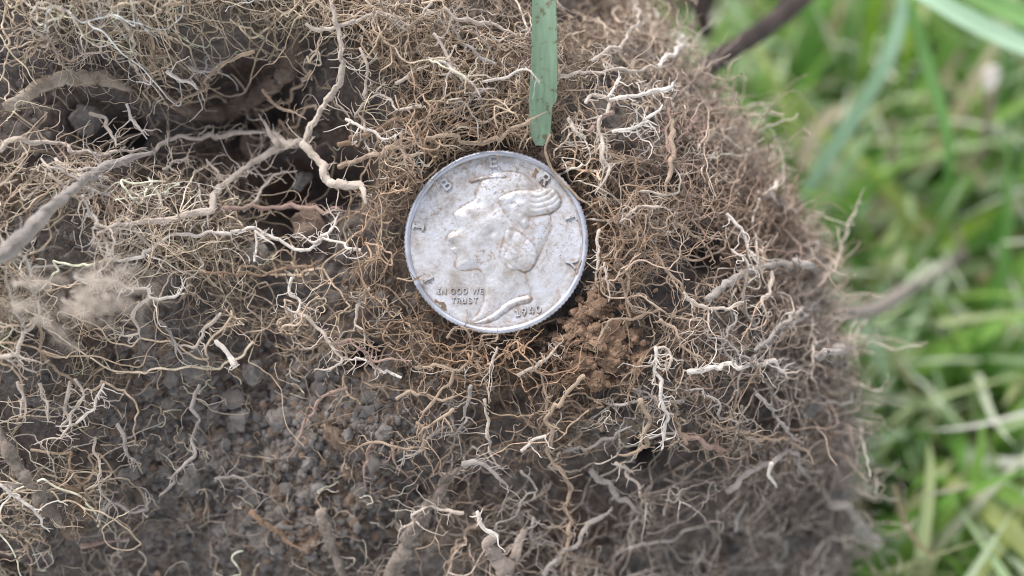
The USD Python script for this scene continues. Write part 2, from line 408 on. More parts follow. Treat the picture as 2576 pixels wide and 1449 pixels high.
def root(px, d0, d1, m, lift=2.2, hairs=6, wig=0.35, label=None, lumps=0.18, name='root', lifts=None, sides=None, absw=None):
    """one root of the clod through spots of the photograph; d0, d1 its thickness there in pixels"""
    if absw is not None:
        cp = np.array([(*unproj(a, b, w), w) for (a, b), w in zip(px, absw)])
    else:
        cp = np.array([P(a, b, lift if lifts is None else lifts[i]) for i, (a, b) in enumerate(px)])
    p = spline(cp, 0.3)
    nn = len(p)
    sd = random.randrange(1 << 20)
    s = np.arange(nn) * 0.3
    k = np.stack([meshkit.noise(np.stack([s / 1.15, s * 0 + i * 7.3, s * 0], 1), sd) - 0.5 + 0.35 * (meshkit.noise(np.stack([s / 0.5, s * 0 + i * 7.3, s * 0], 1), sd + 9) - .5) for i in range(3)], 1) * 2.4
    k2 = np.stack([meshkit.noise(np.stack([s / 5.0, s * 0 + i * 7.3, s * 0], 1), sd + 5) - 0.5 for i in range(3)], 1) * 2
    env = np.minimum(1, np.minimum(s, s[::-1]) / 2)[:, None]
    p = p + (k * wig * [1, 1, .8] + k2 * [0.3, .3, 1.3] * wig) * env
    sc = (DIST - p[:, 2].mean()) / DIST * K / 2
    r = np.linspace(d0, d1, nn) * sc * (1 + 0.42 * (meshkit.noise(np.stack([s / 1.2, s * 0, s * 0 + 2], 1), sd + 3) - .5))
    if nn > 12:
        r[-8:] *= np.linspace(1, .35, 8)
    ms = [tube(p, r, sides or (15 if max(d0, d1) > 16 else 6), min(lumps, .16) if max(d0, d1) > 16 else lumps, sd)]
    tang = np.gradient(p, axis=0)
    for _ in range(int(hairs * 2.2)):
        i = random.randrange(1, nn)
        tt = tang[i] / (np.linalg.norm(tang[i]) + 1e-9)
        a = random.choice([-1, 1]) * random.uniform(0.6, 1.4)
        dd = np.array([tt[0] * math.cos(a) - tt[1] * math.sin(a), tt[0] * math.sin(a) + tt[1] * math.cos(a), random.uniform(-.4, .5)])
        ms.append(sprig(p[i], dd, random.uniform(0.5, 2.2) if random.random() < .6 else random.uniform(1.5, 4.5), min(r[i] * 0.6, random.uniform(0.04, 0.085)), 6))
    for _ in range(int(nn * 0.3 * (0.9 if hairs else 0))):
        i = random.randrange(1, nn)
        dd = np.array([random.gauss(0, 1), random.gauss(0, 1), random.gauss(0.2, .6)])
        dd /= np.linalg.norm(dd)
        ms.append(sprig(p[i] + dd * r[i] * .5, dd, r[i] + random.uniform(0.2, 0.9), min(r[i] * .7, random.uniform(.05, .10)), 3, .3))
    v, f = join(ms)
    return obj(name, (world(v), f), M[m], clod, True, label=label)


R = [
    # left and upper left
    ([(-30, 665), (0, 648), (34, 620), (68, 576), (102, 543), (170, 485), (237, 437), (305, 407), (390, 380)], 40, 14, 'root_grey', 5.0, 8, .2, 'thick smooth grey root'),
    ([(390, 380), (407, 359), (508, 339), (600, 336), (685, 335)], 11, 12, 'root_pale', 4, 6),
    ([(685, 335), (725, 362), (770, 357), (790, 310), (815, 260), (850, 190), (862, 130), (850, 60), (830, 0)], 18, 10, 'root_pale', 4.5, 9, .3, 'pale forked root'),
    ([(760, 362), (700, 370), (640, 410), (580, 450), (542, 485), (529, 522), (475, 546), (356, 556), (288, 570), (244, 587)], 19, 11, 'root_pale', 4.0, 12, .3),
    ([(700, 362), (680, 335), (665, 315), (650, 285)], 17, 8, 'root_pale', 5, 3),
    ([(760, 362), (790, 395), (812, 420), (816, 455), (870, 460), (905, 475), (920, 512)], 20, 15, 'root_pale', 5.5, 4),
    ([(17, 271), (60, 240), (119, 217), (186, 200), (271, 203), (330, 226)], 24, 36, 'bark_pale', 2.6, 26, .4, 'thick pale arching root with flaking bark', .3),
    ([(322, 222), (380, 243), (441, 261), (500, 282), (542, 288), (593, 268), (678, 220), (729, 152), (745, 80)], 38, 44, 'bark_arch', 1.6, 40, .35, 'thick dark root bending up behind a hollow', .3),
    ([(427, 590), (508, 583), (610, 583), (644, 580), (695, 607), (780, 617), (830, 580), (854, 536)], 9, 8, 'root_white', 3.5, 8),
    ([(427, 590), (390, 617), (356, 644), (322, 654), (291, 648), (285, 600)], 9, 7, 'root_white', 3.5, 6),
    ([(640, 581), (665, 600), (690, 615)], 7, 4, 'root_white', 4, 1), ([(644, 582), (642, 620), (640, 658)], 6, 5, 'root_white', 4, 1),
    ([(529, 529), (610, 522), (678, 515), (780, 526), (873, 532)], 13, 9, 'root_pink', 3, 7),
    ([(502, 685), (576, 688), (644, 692), (746, 678), (813, 651)], 8, 7, 'root_brown', 3, 6),
    ([(735, 698), (729, 729), (752, 763), (746, 783), (705, 770)], 9, 7, 'root_white', 3.5, 4),
    ([(746, 783), (796, 824), (830, 868), (857, 902), (847, 922), (790, 929)], 11, 6, 'root_pale', 3.5, 9),
    ([(186, 695), (220, 709), (305, 715), (373, 729), (380, 746), (434, 746), (457, 722), (454, 695)], 8, 7, 'root_white', 4, 8),
    ([(380, 746), (342, 776), (352, 824), (339, 841), (278, 841)], 9, 6, 'root_pale', 4, 6),
    ([(0, 898), (44, 885), (64, 841), (85, 817), (91, 729)], 11, 7, 'root_pale', 4, 5),
    ([(68, 831), (30, 773), (20, 722), (14, 668)], 8, 6, 'root_pale', 4, 4),
    ([(542, 858), (569, 885), (593, 922)], 15, 15, 'root_white', 3.5, 1, .1, 'short broken white root stub'),
    ([(400, 807), (434, 837), (464, 909)], 9, 7, 'root_grey', 3.5, 3),
    # lower left
    ([(502, 969), (488, 1009), (491, 1077), (481, 1135), (447, 1203), (400, 1250)], 9, 8, 'root_grey', 3.5, 7),
    ([(295, 1067), (322, 1118), (359, 1192)], 10, 9, 'root_grey', 3, 5),
    ([(-10, 1075), (34, 1148), (81, 1203), (112, 1274), (156, 1325)], 24, 38, 'root_wood', 2.6, 12, .35, 'thick brown root with a torn pale end'),
    ([(0, 1220), (51, 1264), (95, 1304), (125, 1338)], 8, 7, 'root_white', 4.5, 3),
    ([(176, 959), (169, 1043), (150, 1075), (185, 1110)], 10, 6, 'root_pale', 3.5, 5), ([(262, 965), (240, 1010), (190, 1065), (140, 1072)], 8, 7, 'root_white', 3.5, 5),
    ([(100, 965), (118, 1020), (122, 1060)], 8, 7, 'root_pale', 3.5, 4), ([(45, 960), (66, 1020), (64, 1060)], 8, 6, 'root_pale', 3.5, 4),
    ([(203, 1375), (244, 1372), (305, 1358)], 12, 9, 'root_pink', 3, 2),
    ([(806, 1285), (822, 1340), (840, 1395), (870, 1460)], 30, 24, 'root_wood', 2.5, 3, .2, 'grey woody root stub'),
    ([(630, 1287), (695, 1335), (762, 1385)], 14, 10, 'root_brown', 2.5, 3),
    ([(873, 975), (806, 1002), (763, 1053), (756, 1104), (722, 1155)], 9, 6, 'root_pink', 2.5, 4),
    ([(240, 1100), (238, 1170), (262, 1230), (295, 1285)], 7, 6, 'root_pale', 3, 5), ([(120, 1215), (190, 1235), (205, 1290), (240, 1310)], 14, 10, 'root_brown', 2.5, 6),
    ([(540, 1205), (600, 1200), (630, 1230), (655, 1270)], 8, 5, 'root_grey', 2.5, 5), ([(240, 1310), (280, 1270), (330, 1285), (366, 1280), (366, 1240)], 8, 8, 'root_grey', 2.8, 4),
    # below the coin
    ([(985, 1460), (1020, 1370), (1076, 1283), (1124, 1207), (1165, 1175)], 38, 22, 'root_wood', 2.4, 26, .3, 'thick weathered grey woody root'),
    ([(1164, 1170), (1200, 1160), (1231, 1167), (1251, 1191), (1281, 1228)], 16, 8, 'root_grey', 4.5, 5),
    ([(1200, 1287), (1219, 1326), (1251, 1350)], 9, 16, 'root_white', 6.5, 2),
    ([(1250, 1345), (1222, 1368), (1245, 1400), (1290, 1470)], 22, 54, 'root_swollen', 5.0, 9, .2, 'swollen pale root end'),
    ([(1318, 1335), (1300, 1385), (1285, 1440)], 18, 36, 'root_swollen', 4.2, 6, .2),
    ([(1219, 1004), (1229, 1064), (1231, 1128), (1255, 1179)], 8, 7, 'root_pale', 3.5, 4),
    ([(1470, 945), (1410, 996), (1386, 1044), (1378, 1128), (1386, 1151), (1418, 1187), (1430, 1219), (1426, 1267), (1438, 1310), (1426, 1382), (1410, 1434)], 10, 10, 'root_tan', 4, 14),
    ([(1649, 873), (1653, 921), (1673, 960), (1661, 1012), (1673, 1048), (1669, 1096), (1669, 1128)], 9, 9, 'root_white', 4.5, 9),
    ([(1649, 880), (1670, 875), (1690, 900), (1680, 930)], 6, 5, 'root_pale', 4.5, 5),
    ([(1609, 1004), (1621, 1048), (1621, 1096), (1601, 1143), (1550, 1143)], 12, 9, 'root_tan', 4, 4),
    ([(1140, 933), (1132, 964), (1084, 1020), (1044, 1072)], 9, 7, 'root_tan', 3, 4),
    ([(997, 1004), (1044, 980), (1116, 1000), (1172, 984)], 8, 7, 'root_tan', 3, 4),
    ([(1044, 925), (1108, 923), (1168, 925), (1192, 901), (1188, 860)], 8, 7, 'root_tan', 3, 5),
    ([(1251, 873), (1235, 933), (1207, 972)], 7, 5, 'root_pale', 3, 3),
    ([(1303, 945), (1351, 921), (1374, 901), (1410, 862)], 9, 8, 'root_pale', 3, 5),
    ([(1311, 1135), (1343, 1104), (1374, 1096)], 9, 8, 'root_white', 4, 2),
    ([(1418, 1135), (1490, 1124), (1549, 1088), (1589, 1072)], 9, 8, 'root_grey', 3, 5),
    ([(1486, 1183), (1549, 1247), (1609, 1291)], 14, 14, 'root_grey', 3, 4),
    ([(1366, 1446), (1418, 1386), (1470, 1338), (1541, 1275)], 13, 10, 'root_grey', 4, 4),
    ([(985, 1112), (1005, 1167), (1028, 1203)], 8, 6, 'root_pink', 3, 2), ([(933, 1120), (919, 1143), (919, 1223)], 8, 6, 'root_pink', 3, 1),
    ([(1625, 1104), (1689, 1090), (1726, 1128)], 8, 6, 'root_grey', 3, 3),
    ([(1200, 905), (1215, 960), (1230, 1000)], 7, 5, 'root_tan', 3, 3), ([(1340, 925), (1368, 960), (1370, 1050), (1355, 1090)], 7, 6, 'root_tan', 3, 4),
    # right of the coin
    ([(2096, 695), (2120, 675), (2130, 655)], 7, 6, 'root_pale', 4, 1),
    ([(1778, 753), (1839, 705), (1906, 675), (1991, 661), (2042, 675), (2096, 692), (2093, 732), (2079, 760)], 11, 8, 'root_grey', 3.5, 8),
    ([(1940, 682), (1944, 709), (1920, 749), (1934, 807)], 12, 8, 'root_pale', 4, 4),
    ([(1879, 682), (1876, 722), (1889, 814), (1917, 824)], 9, 7, 'root_grey', 3.5, 4),
    ([(1720, 735), (1747, 763), (1822, 777), (1866, 766), (1885, 800)], 9, 8, 'root_pale', 3.5, 5),
    ([(1900, 882), (1957, 824), (2001, 787), (2056, 763)], 10, 9, 'root_grey', 4, 4), ([(1890, 915), (1957, 838), (2010, 800), (2060, 770)], 8, 7, 'root_grey', 4, 4),
    ([(1730, 936), (1815, 922), (1873, 926), (1906, 916), (1947, 912), (1984, 953)], 12, 10, 'root_white', 3.5, 8),
    ([(1839, 627), (1869, 655), (1886, 682)], 8, 7, 'root_white', 3.5, 2), ([(1828, 539), (1879, 607), (1906, 671)], 8, 6, 'root_white', 4, 3),
    ([(1940, 485), (1961, 519), (2005, 529)], 10, 7, 'root_grey', 4, 3), ([(2052, 898), (2110, 882), (2177, 858)], 12, 10, 'root_grey', 6, 3),
    ([(1703, 1091), (1771, 1118), (1845, 1138)], 13, 13, 'root_pink', 3, 3), ([(1800, 1130), (1825, 1160), (1835, 1190)], 8, 6, 'root_pink', 3, 1),
    ([(1828, 1237), (1889, 1189), (1940, 1162), (1991, 1142), (2022, 1189)], 15, 10, 'root_grey', 4, 8),
    ([(1940, 1165), (1937, 1192), (1954, 1226)], 11, 9, 'root_white', 5.5, 0),
    ([(1903, 993), (1961, 1053), (2001, 1104)], 11, 9, 'root_grey', 4, 4), ([(1850, 1335), (1855, 1300), (1885, 1260)], 10, 8, 'root_grey', 4, 3),
    ([(1650, 640), (1690, 690), (1740, 760)], 7, 6, 'root_tan', 3, 4), ([(1560, 560), (1600, 520), (1660, 515), (1700, 545)], 7, 6, 'root_pale', 3.5, 6),
    ([(1700, 560), (1760, 600), (1800, 660)], 7, 6, 'root_tan', 3, 5), ([(1560, 700), (1600, 770), (1660, 800)], 8, 6, 'root_tan', 3, 5),
    # above
    ([(1117, 20), (1175, 54), (1270, 68), (1294, 85), (1321, 105)], 10, 9, 'root_pale', 4, 6), ([(955, 0), (978, 41), (1029, 81)], 9, 8, 'root_pale', 3.5, 4),
    ([(1073, 146), (1117, 156), (1141, 183)], 8, 7, 'root_white', 4, 2), ([(1090, 85), (1124, 129), (1151, 176), (1185, 210), (1209, 244)], 9, 7, 'root_pale', 4, 8),
    ([(995, 210), (1043, 176), (1083, 163)], 9, 7, 'root_pale', 3.5, 3),
    ([(1073, 346), (1141, 349), (1192, 366), (1260, 349), (1283, 325), (1327, 308)], 11, 10, 'root_tan', 2.8, 6),
    ([(853, 420), (938, 393), (989, 373), (1056, 359)], 13, 10, 'root_tan', 3.5, 4), ([(853, 366), (904, 342), (972, 315), (1040, 288)], 13, 11, 'root_brown', 4.2, 4),
    ([(1490, 153), (1565, 102), (1599, 61), (1602, 0)], 10, 7, 'root_pale', 6, 3), ([(1402, 193), (1480, 180), (1599, 173), (1690, 160)], 9, 7, 'root_pale', 5, 4),
    ([(1660, 166), (1694, 125), (1721, 92), (1697, 75)], 10, 8, 'root_white', 6, 1),
    ([(1473, 258), (1497, 234), (1531, 244), (1524, 281), (1511, 322), (1517, 390), (1524, 434), (1497, 488)], 11, 8, 'root_pale', 4.5, 10),
    ([(1534, 251), (1599, 244), (1667, 234), (1694, 207)], 10, 13, 'root_white', 5, 8), ([(1531, 244), (1560, 195)], 7, 8, 'root_white', 5, 1),
    ([(1541, 332), (1599, 315), (1629, 302), (1667, 264)], 9, 8, 'root_white', 5, 7), ([(1429, 298), (1450, 332), (1473, 349)], 9, 7, 'root_pale', 4, 3),
    ([(1680, 251), (1690, 305), (1683, 407), (1677, 488)], 13, 12, 'root_tan', 4, 5),
    ([(1513, 361), (1517, 419), (1509, 466)], 8, 6, 'root_pale', 3.5, 4), ([(1509, 578), (1498, 617), (1502, 691), (1505, 722)], 8, 7, 'root_pale', 3.5, 3),
    ([(1520, 660), (1535, 720), (1530, 760)], 7, 6, 'root_pale', 3.5, 2), ([(870, 300), (930, 330), (975, 345), (1010, 335)], 8, 7, 'root_white', 4, 5),
    ([(905, 120), (925, 170), (905, 260), (900, 300), (930, 380)], 8, 7, 'root_pale', 3.5, 6), ([(770, 60), (800, 75), (860, 60), (960, 30)], 12, 9, 'root_pale', 3.8, 4),
    ([(70, 70), (120, 100), (145, 150), (190, 195)], 8, 6, 'root_pale', 3, 5), ([(300, 40), (340, 90), (330, 140), (380, 220)], 10, 8, 'root_pale', 3, 6),
    ([(420, 180), (450, 205), (495, 225), (515, 255)], 10, 7, 'root_white', 6, 3), ([(640, 130), (560, 165), (520, 205), (490, 240), (430, 268)], 10, 9, 'root_tan', 6, 5),
    ([(225, 285), (270, 305), (290, 335), (292, 370)], 10, 8, 'root_pale', 5, 4), ([(318, 262), (340, 305), (370, 350)], 9, 8, 'root_white', 5, 3),
    ([(0, 380), (50, 350), (130, 360), (200, 385), (290, 380), (370, 372)], 12, 9, 'root_pale', 4, 8), ([(660, 225), (700, 265), (770, 300)], 8, 6, 'root_tan', 5, 3),
]
# ------------------------------------------------------------------ the mat of fine roots: one countless mass



_gx, _gy = np.meshgrid(gx, gy)
DENS = np.ones_like(HM)
DENS[in_poly(_gx, _gy, SOILPOLY)] = 0.03
DENS[in_poly(_gx, _gy, np.array([unproj(*p, -6) for p in [(990, 930), (1280, 960), (1330, 1150), (1250, 1250), (1120, 1500), (940, 1500), (1010, 1250), (1030, 1120)]]))] *= 0.45
DENS = gaussian_filter(DENS, 5)
for hx, hy, hr in HOLES:
    DENS *= 1 - 0.93 * np.exp(-(((_gx - hx) ** 2 + (_gy - hy) ** 2) / hr ** 2) ** 2)
patch = meshkit.fbm(np.stack([_gx / 5, _gy / 5, _gx * 0], -1), 3, 21)
DENS *= np.clip((patch - 0.34 - 0.05 * np.clip((_gx + _gy * -1.2 - 15) / 20, 0, 1)) * 5.0, 0.08, 1)
_rc = np.hypot(_gx - COIN[0], _gy - COIN[1])
DENS = np.maximum(DENS, 0.8 * np.clip((16.5 - _rc) / 3, 0, 1) * (1 - np.clip(np.exp(-(((_gx - 8.4) ** 2 + (_gy + 5) ** 2) / 20)) * 1.6, 0, 1)))
DENS *= (_rc > 8.6)


for a in R:
    root(*a[:5], hairs=a[5] if len(a) > 5 else 5, wig=a[6] if len(a) > 6 else 0.35, label=a[7] if len(a) > 7 else None, lumps=a[8] if len(a) > 8 else .18)
root([(2083, 1270), (2127, 1277), (2171, 1325), (2222, 1365)], 18, 16, 'root_grey', absw=[-17, -18, -22, -27], hairs=3, wig=.2)
root([(2079, 680), (2113, 638), (2123, 604), (2137, 560), (2161, 515), (2170, 478)], 9, 5, 'root_pale', absw=[-17, -16, -15.5, -15, -14.5, -14], hairs=1, wig=0.25, label='thin root standing up at the clod edge')
for k in range(95):
    while True:
        px, py = random.uniform(0, 2080), random.uniform(0, 1330)
        c = P(px, py, 3)
        if float(hm(c[0], c[1], DENS)) > random.uniform(0.15, 0.7) and math.hypot(px - 1247, py - 607) > 330 and c[0] < EDGE(c[1]) - 4:
            break
    th = random.uniform(0.3, 1.3) if px < 1000 and py < 500 else random.uniform(0, 6.28)
    pp = [(px, py)]
    for _ in range(random.randint(2, 5)):
        th += random.gauss(0, 0.5)
        px, py = px + math.cos(th) * random.uniform(28, 60), py + math.sin(th) * random.uniform(28, 60)
        pp.append((px, py))
    if min(math.hypot(a - 1247, b - 607) for a, b in pp) < 262 or max(a for a, b in pp) > 2120:
        continue
    m = random.choice(['root_pale', 'root_white', 'root_pale', 'root_tan'] if px < 1000 else ['root_tan', 'root_pale', 'root_grey', 'root_pink', 'root_tan', 'root_grey'])
    root(pp, random.uniform(6, 10), random.uniform(4, 6), m, lift=random.uniform(2.2, 4.2), hairs=random.randint(4, 9), wig=.4)
# rootlets that cross the coin's rim, the leaf and the air
root([(1385, 338), (1370, 380), (1389, 423), (1416, 462), (1447, 489), (1490, 520), (1509, 559)], 6, 6, 'root_tan', absw=[.8, .7, .5, .35, .4, .2, -.5], hairs=0, wig=0.12, label='thin rootlet lying over the rim of the coin')
root([(1209, 207), (1260, 197), (1294, 180), (1327, 173), (1340, 185), (1358, 212)], 9, 5, 'root_white', absw=[1, 1.5, 2.6, 3.4, 3.4, 3.2], hairs=3, wig=0.15)
root([(1283, 325), (1318, 311), (1345, 297), (1375, 281)], 9, 6, 'root_tan', absw=[1.0, 2.0, 2.5, 2.8], hairs=0, wig=0.1)
for pp, ww in (([(1000, 700), (1035, 708), (1068, 690), (1090, 700)], [-1, .25, .3, .25]), ([(1490, 640), (1462, 655), (1448, 690), (1475, 720)], [-.8, .35, .4, -.3]),
               ([(1290, 875), (1300, 838), (1325, 822), (1350, 832)], [-.9, .25, .3, .3]), ([(1035, 460), (1068, 452), (1100, 425)], [-.6, .35, .3])):
    root(pp, 5, 3, 'root_tan', absw=ww, hairs=2, wig=0.12)
for pp in ([(1125, 850), (1141, 827), (1172, 830)], [(1205, 880), (1212, 846), (1235, 842)], [(1215, 870), (1248, 858), (1252, 840)], [(1150, 812), (1170, 826), (1185, 850)]):
    root(pp, 6, 4, 'root_tan', absw=[-.8, .5, .3], hairs=2, wig=0.15)
# the fuzzy roots that reach towards the lens at the left
for k in range(18):
    x0, y0 = random.uniform(10, 330), random.uniform(690, 800)
    a = random.uniform(-0.5, 0.7)
    L = random.uniform(60, 190)
    pp = [(x0, y0), (x0 + L * .5 * math.cos(a), y0 + L * .5 * math.sin(a) + random.uniform(-20, 20)), (x0 + L * math.cos(a), y0 + L * math.sin(a))]
    w0 = random.uniform(13, 24)
    root(pp, random.uniform(3, 6), 2.5, 'root_pale', absw=[w0 - 6, w0, w0 - 5], hairs=5, wig=0.5)


def dens(x, y):
    return hm(x, y, DENS)


def sample(n, x0=-66, x1=52, y0=-44, y1=48):
    out = np.zeros((0, 2))
    while len(out) < n:
        p = np.stack([rng.uniform(x0, x1, n), rng.uniform(y0, y1, n)], 1)
        p = p[(rng.random(n) < dens(p[:, 0], p[:, 1])) & (p[:, 0] < EDGE(p[:, 1]) + 3)]
        out = np.vstack([out, p])
    return out[:n]


def colour(x, y, n):
    """root colour by place on the clod (cream at the left and top, rusty round the coin, grey-beige on the right) and per strand"""
    cream, rust, beige, grey = np.array([.46, .37, .28]), np.array([.29, .185, .12]), np.array([.375, .30, .25]), np.array([.315, .275, .25])
    c = np.tile(cream, (n, 1))
    a = np.clip(np.exp(-(((x + 1) / 17) ** 2 + ((y - 1) / 17) ** 2)) * 1.25, 0, 1)[:, None]
    b = np.clip((x - 6) / 14, 0, 1)[:, None]
    e = np.clip((-y - 6 + 0.25 * (x - 10)) / 15, 0, 1)[:, None]
    c = c * (1 - b) + beige * b
    c = c * (1 - e * .8) + grey * e * .8
    c = c * (1 - a) + rust * a
    red = meshkit.fbm(np.stack([x / 8, y / 8, x * 0 + 5], -1), 2, 33)[:, None]
    c = c * (1 - 0.5 * np.clip((red - .5) * 4, 0, 1)) + rust * 0.5 * np.clip((red - .5) * 4, 0, 1)
    c = c * np.exp(rng.normal(-0.15, 0.42, (n, 1)))
    pale = (rng.random((n, 1)) < 0.10)
    return np.clip(np.where(pale, c * 0.3 + np.array([.66, .59, .51]) * 0.7, c), 0.02, 0.75)


def walk(start, th, length, steps, curl, loft0, loft1, wig_l, dense_pull=True):
    """crooked strands wandering over the clod; returns n x (steps+1) x 3"""
    n = len(start)
    p = np.zeros((n, steps + 1, 3))
    x, y = start[:, 0].copy(), start[:, 1].copy()
    th = th.copy()
    turn = rng.normal(0, curl * .3, n)
    lift = rng.uniform(loft0, loft1, n)
    vl = np.zeros(n)
    for i in range(steps + 1):
        p[:, i, 0], p[:, i, 1], p[:, i, 2] = x, y, lift
        turn = turn * 0.35 + rng.normal(0, curl, n) * 0.75
        kink = (rng.random(n) < 0.20) * rng.normal(0, 1.0, n)
        th = th + turn + kink
        st = length / steps
        x, y = x + np.cos(th) * st, y + np.sin(th) * st
        vl = vl * 0.6 + rng.normal(0, wig_l, n)
        lift = np.clip(lift + vl, loft0 - 0.6, loft1 + 1.4)
    w = hm(p[..., 0].ravel(), p[..., 1].ravel()).reshape(n, -1)
    k = np.ones(5) / 5
    p[..., 2] += w
    return p


def thin(p):
    """strands that stray over bare soil or a hollow are mostly left out"""
    k = dens(p[..., 0], p[..., 1])
    return rng.random(len(p)) < (k.min(1) * 0.7 + k.mean(1) * 0.4) * 1.15 + 0.008


def guard_coin(p):
    r = np.hypot(p[..., 0] - COIN[0], p[..., 1] - COIN[1])
    lim = np.where(r < 9.6, -1.75, 99)
    p[..., 2] = np.minimum(p[..., 2], lim)
    # the grass leaf lies on top of the mat
    on = (p[..., 0] > 0.8) & (p[..., 0] < 5.1) & (p[..., 1] > 13.4)
    p[..., 2] = np.where(on, np.minimum(p[..., 2], np.interp(p[..., 1], [13.4, 17, 20, 24], [-.2, .6, 1.4, 1.9])), p[..., 2])
    return p


strands, radii, cols = [], [], []


def put(p, r0, r1, c):
    n, m = p.shape[:2]
    strands.append(guard_coin(p)); radii.append(np.linspace(0, 1, m)[None] * (r1 - r0)[:, None] + r0[:, None]); cols.append(c)


def flow(x, y):
    """the upper left hangs in combed strands running down to the right; elsewhere the strands go every way"""
    k = np.clip((-x - 5) / 25, 0, 1) * np.clip((y - 4) / 14, 0, 1)
    return np.where(rng.random(len(x)) < 0.75 * k, -0.85 + rng.normal(0, 0.45, len(x)), rng.uniform(0, 2 * np.pi, len(x)))


def branch(par, prr, pc, n, lmean, lmax, steps, curl, rk, spread=(.4, 1.2), rmin=.024):
    """rootlets that leave their parents at an angle and wander off"""
    i, j = rng.integers(0, len(par), n), rng.integers(1, par.shape[1] - 1, n)
    tv = par[i, j + 1] - par[i, j - 1]
    th = np.arctan2(tv[:, 1], tv[:, 0]) + rng.choice([-1, 1], n) * rng.uniform(*spread, n)
    q = np.zeros((n, steps + 1, 3)); q[:, 0] = par[i, j]
    ll = rng.gamma(2.4, lmean / 2.4, n).clip(0.4, lmax)
    dz = rng.normal(0.10, 0.45, n)
    for k in range(steps):
        th = th + rng.normal(0, curl, n) + (rng.random(n) < .15) * rng.normal(0, .9, n)
        dz = dz * .75 + rng.normal(-0.03, .30, n)
        d_ = np.stack([np.cos(th), np.sin(th), dz], 1)
        q[:, k + 1] = q[:, k] + d_ / np.linalg.norm(d_, axis=1, keepdims=True) * (ll / steps)[:, None]
    g = hm(q[..., 0], q[..., 1])
    q[..., 2] = np.clip(q[..., 2], g - .8, g + 4.6)
    ok = thin(q)
    rs = (prr[i] * rng.uniform(rk[0], rk[1], n)).clip(rmin)
    cc_ = (pc[i] * np.exp(rng.normal(0.0, .22, (n, 1)))).clip(.02, .75)
    put(q[ok], rs[ok], rs[ok] * .42, cc_[ok])
    return q[ok], rs[ok], cc_[ok]


for n, L, steps, r, loft in [(1900, 17, 40, (.065, .135), (-0.6, 3.3)), (2600, 9, 26, (.045, .085), (-1.6, 2.4))]:
    s = sample(n)
    ln = L * rng.uniform(0.5, 1.5, n)
    p = walk(s, flow(s[:, 0], s[:, 1]), ln, steps, 0.27, loft[0], loft[1], 0.15)
    c = colour(s[:, 0], s[:, 1], n)
    rr = rng.uniform(*r, n)
    ok = thin(p)
    p, c, rr, n = p[ok], c[ok], rr[ok], int(ok.sum())
    put(p, rr, rr * 0.45, c)
    q1, r1_, c1 = branch(p, rr, c, int(n * 3.4), 5.0, 12, 14, .26, (.5, .8))
    q2, r2_, c2 = branch(q1, r1_, c1, int(len(q1) * 1.5), 2.2, 6, 8, .32, (.55, .9))
    branch(p, rr, c, int(n * 3.0), 1.3, 3.5, 5, .3, (.4, .7))
# fringe: rootlets that stand out over the clod's right-hand edge
n = 2600
ys = rng.uniform(-40, 42, n)
s = np.stack([EDGE(ys) - rng.gamma(2, 2.4, n) + 1.0, ys], 1)
o = np.column_stack([s, hm(s[:, 0], s[:, 1]) + .3])
dd = np.column_stack([rng.normal(.55, .5, n), rng.normal(0.1, .6, n), rng.normal(.15, .55, n)])
st = 14
q = np.zeros((n, st + 1, 3)); q[:, 0] = o
ll = rng.gamma(3, 1.6, n).clip(1, 13)
for k in range(st):
    dd = dd + rng.normal(0, .33, (n, 3))
    dd /= np.linalg.norm(dd, axis=1, keepdims=True)
    q[:, k + 1] = q[:, k] + dd * (ll / st)[:, None]
rr = rng.uniform(.035, .085, n)
put(q, rr, rr * .5, colour(s[:, 0], s[:, 1], n) * 1.05)
# thin dangling rootlets over the bare soil
s = np.stack([rng.uniform(-44, -6, 300), rng.uniform(-36, -6, 300)], 1)
p = walk(s, rng.uniform(0, 2 * np.pi, 300), rng.gamma(3, 1.0, 300).clip(.8, 9), 12, .4, -0.4, 1.8, .15)
rr = rng.uniform(.03, .06, 300)
put(p, rr, rr * .6, colour(s[:, 0], s[:, 1], 300) * 0.8)

s = np.stack([rng.uniform(-46, -2, 700), rng.uniform(-36, -4, 700)], 1)
s = s[rng.random(len(s)) < hm(s[:, 0], s[:, 1], bare) * .8]
p = walk(s, rng.uniform(0, 2 * np.pi, len(s)), rng.gamma(2.2, .9, len(s)).clip(.5, 6), 8, .35, -0.2, 1.5, .2)
p[..., 2] += 0.5
rr = rng.uniform(.028, .055, len(s))
put(p, rr, rr * .5, colour(s[:, 0], s[:, 1], len(s)) * rng.uniform(.45, .9, (len(s), 1)))

cm = usdkit.material(stage, '/World/Looks/fine_root', {
    'a': ('attribute', {'attribute': 'displayColor'}),
    'g': ('geometry', {}), 'n': ('noise_texture', {'scale': 900.0, 'detail': 3.0}),
    'r': ('rgb_ramp', {'ramp': [(0.3, (.62, .6, .58)), (0.6, (1.05, 1.05, 1.05))]}),
    'mul': ('mix', {'mix_type': 'multiply', 'fac': 1.0}),
    'p': ('principled_bsdf', {'roughness': 0.8, 'specular_ior_level': 0.2})},
    [('a.color', 'mul.color1'), ('g.position', 'n.vector'), ('n.fac', 'r.fac'), ('r.color', 'mul.color2'), ('mul.color', 'p.base_color')], surface='p.BSDF')
bc = UsdGeom.BasisCurves.Define(stage, str(clod.GetPath()) + '/root_mat')
bc.CreateTypeAttr('linear'); bc.CreateWrapAttr('nonperiodic')
allp = np.vstack([world(p.reshape(-1, 3)) for p in strands]) - C0
cnt = np.concatenate([np.full(p.shape[0], p.shape[1]) for p in strands]).astype(np.int32)
allr = np.concatenate([r.ravel() for r in radii]) * 2 * MM
bc.CreatePointsAttr(Vt.Vec3fArray.FromNumpy(allp.astype(np.float32)))
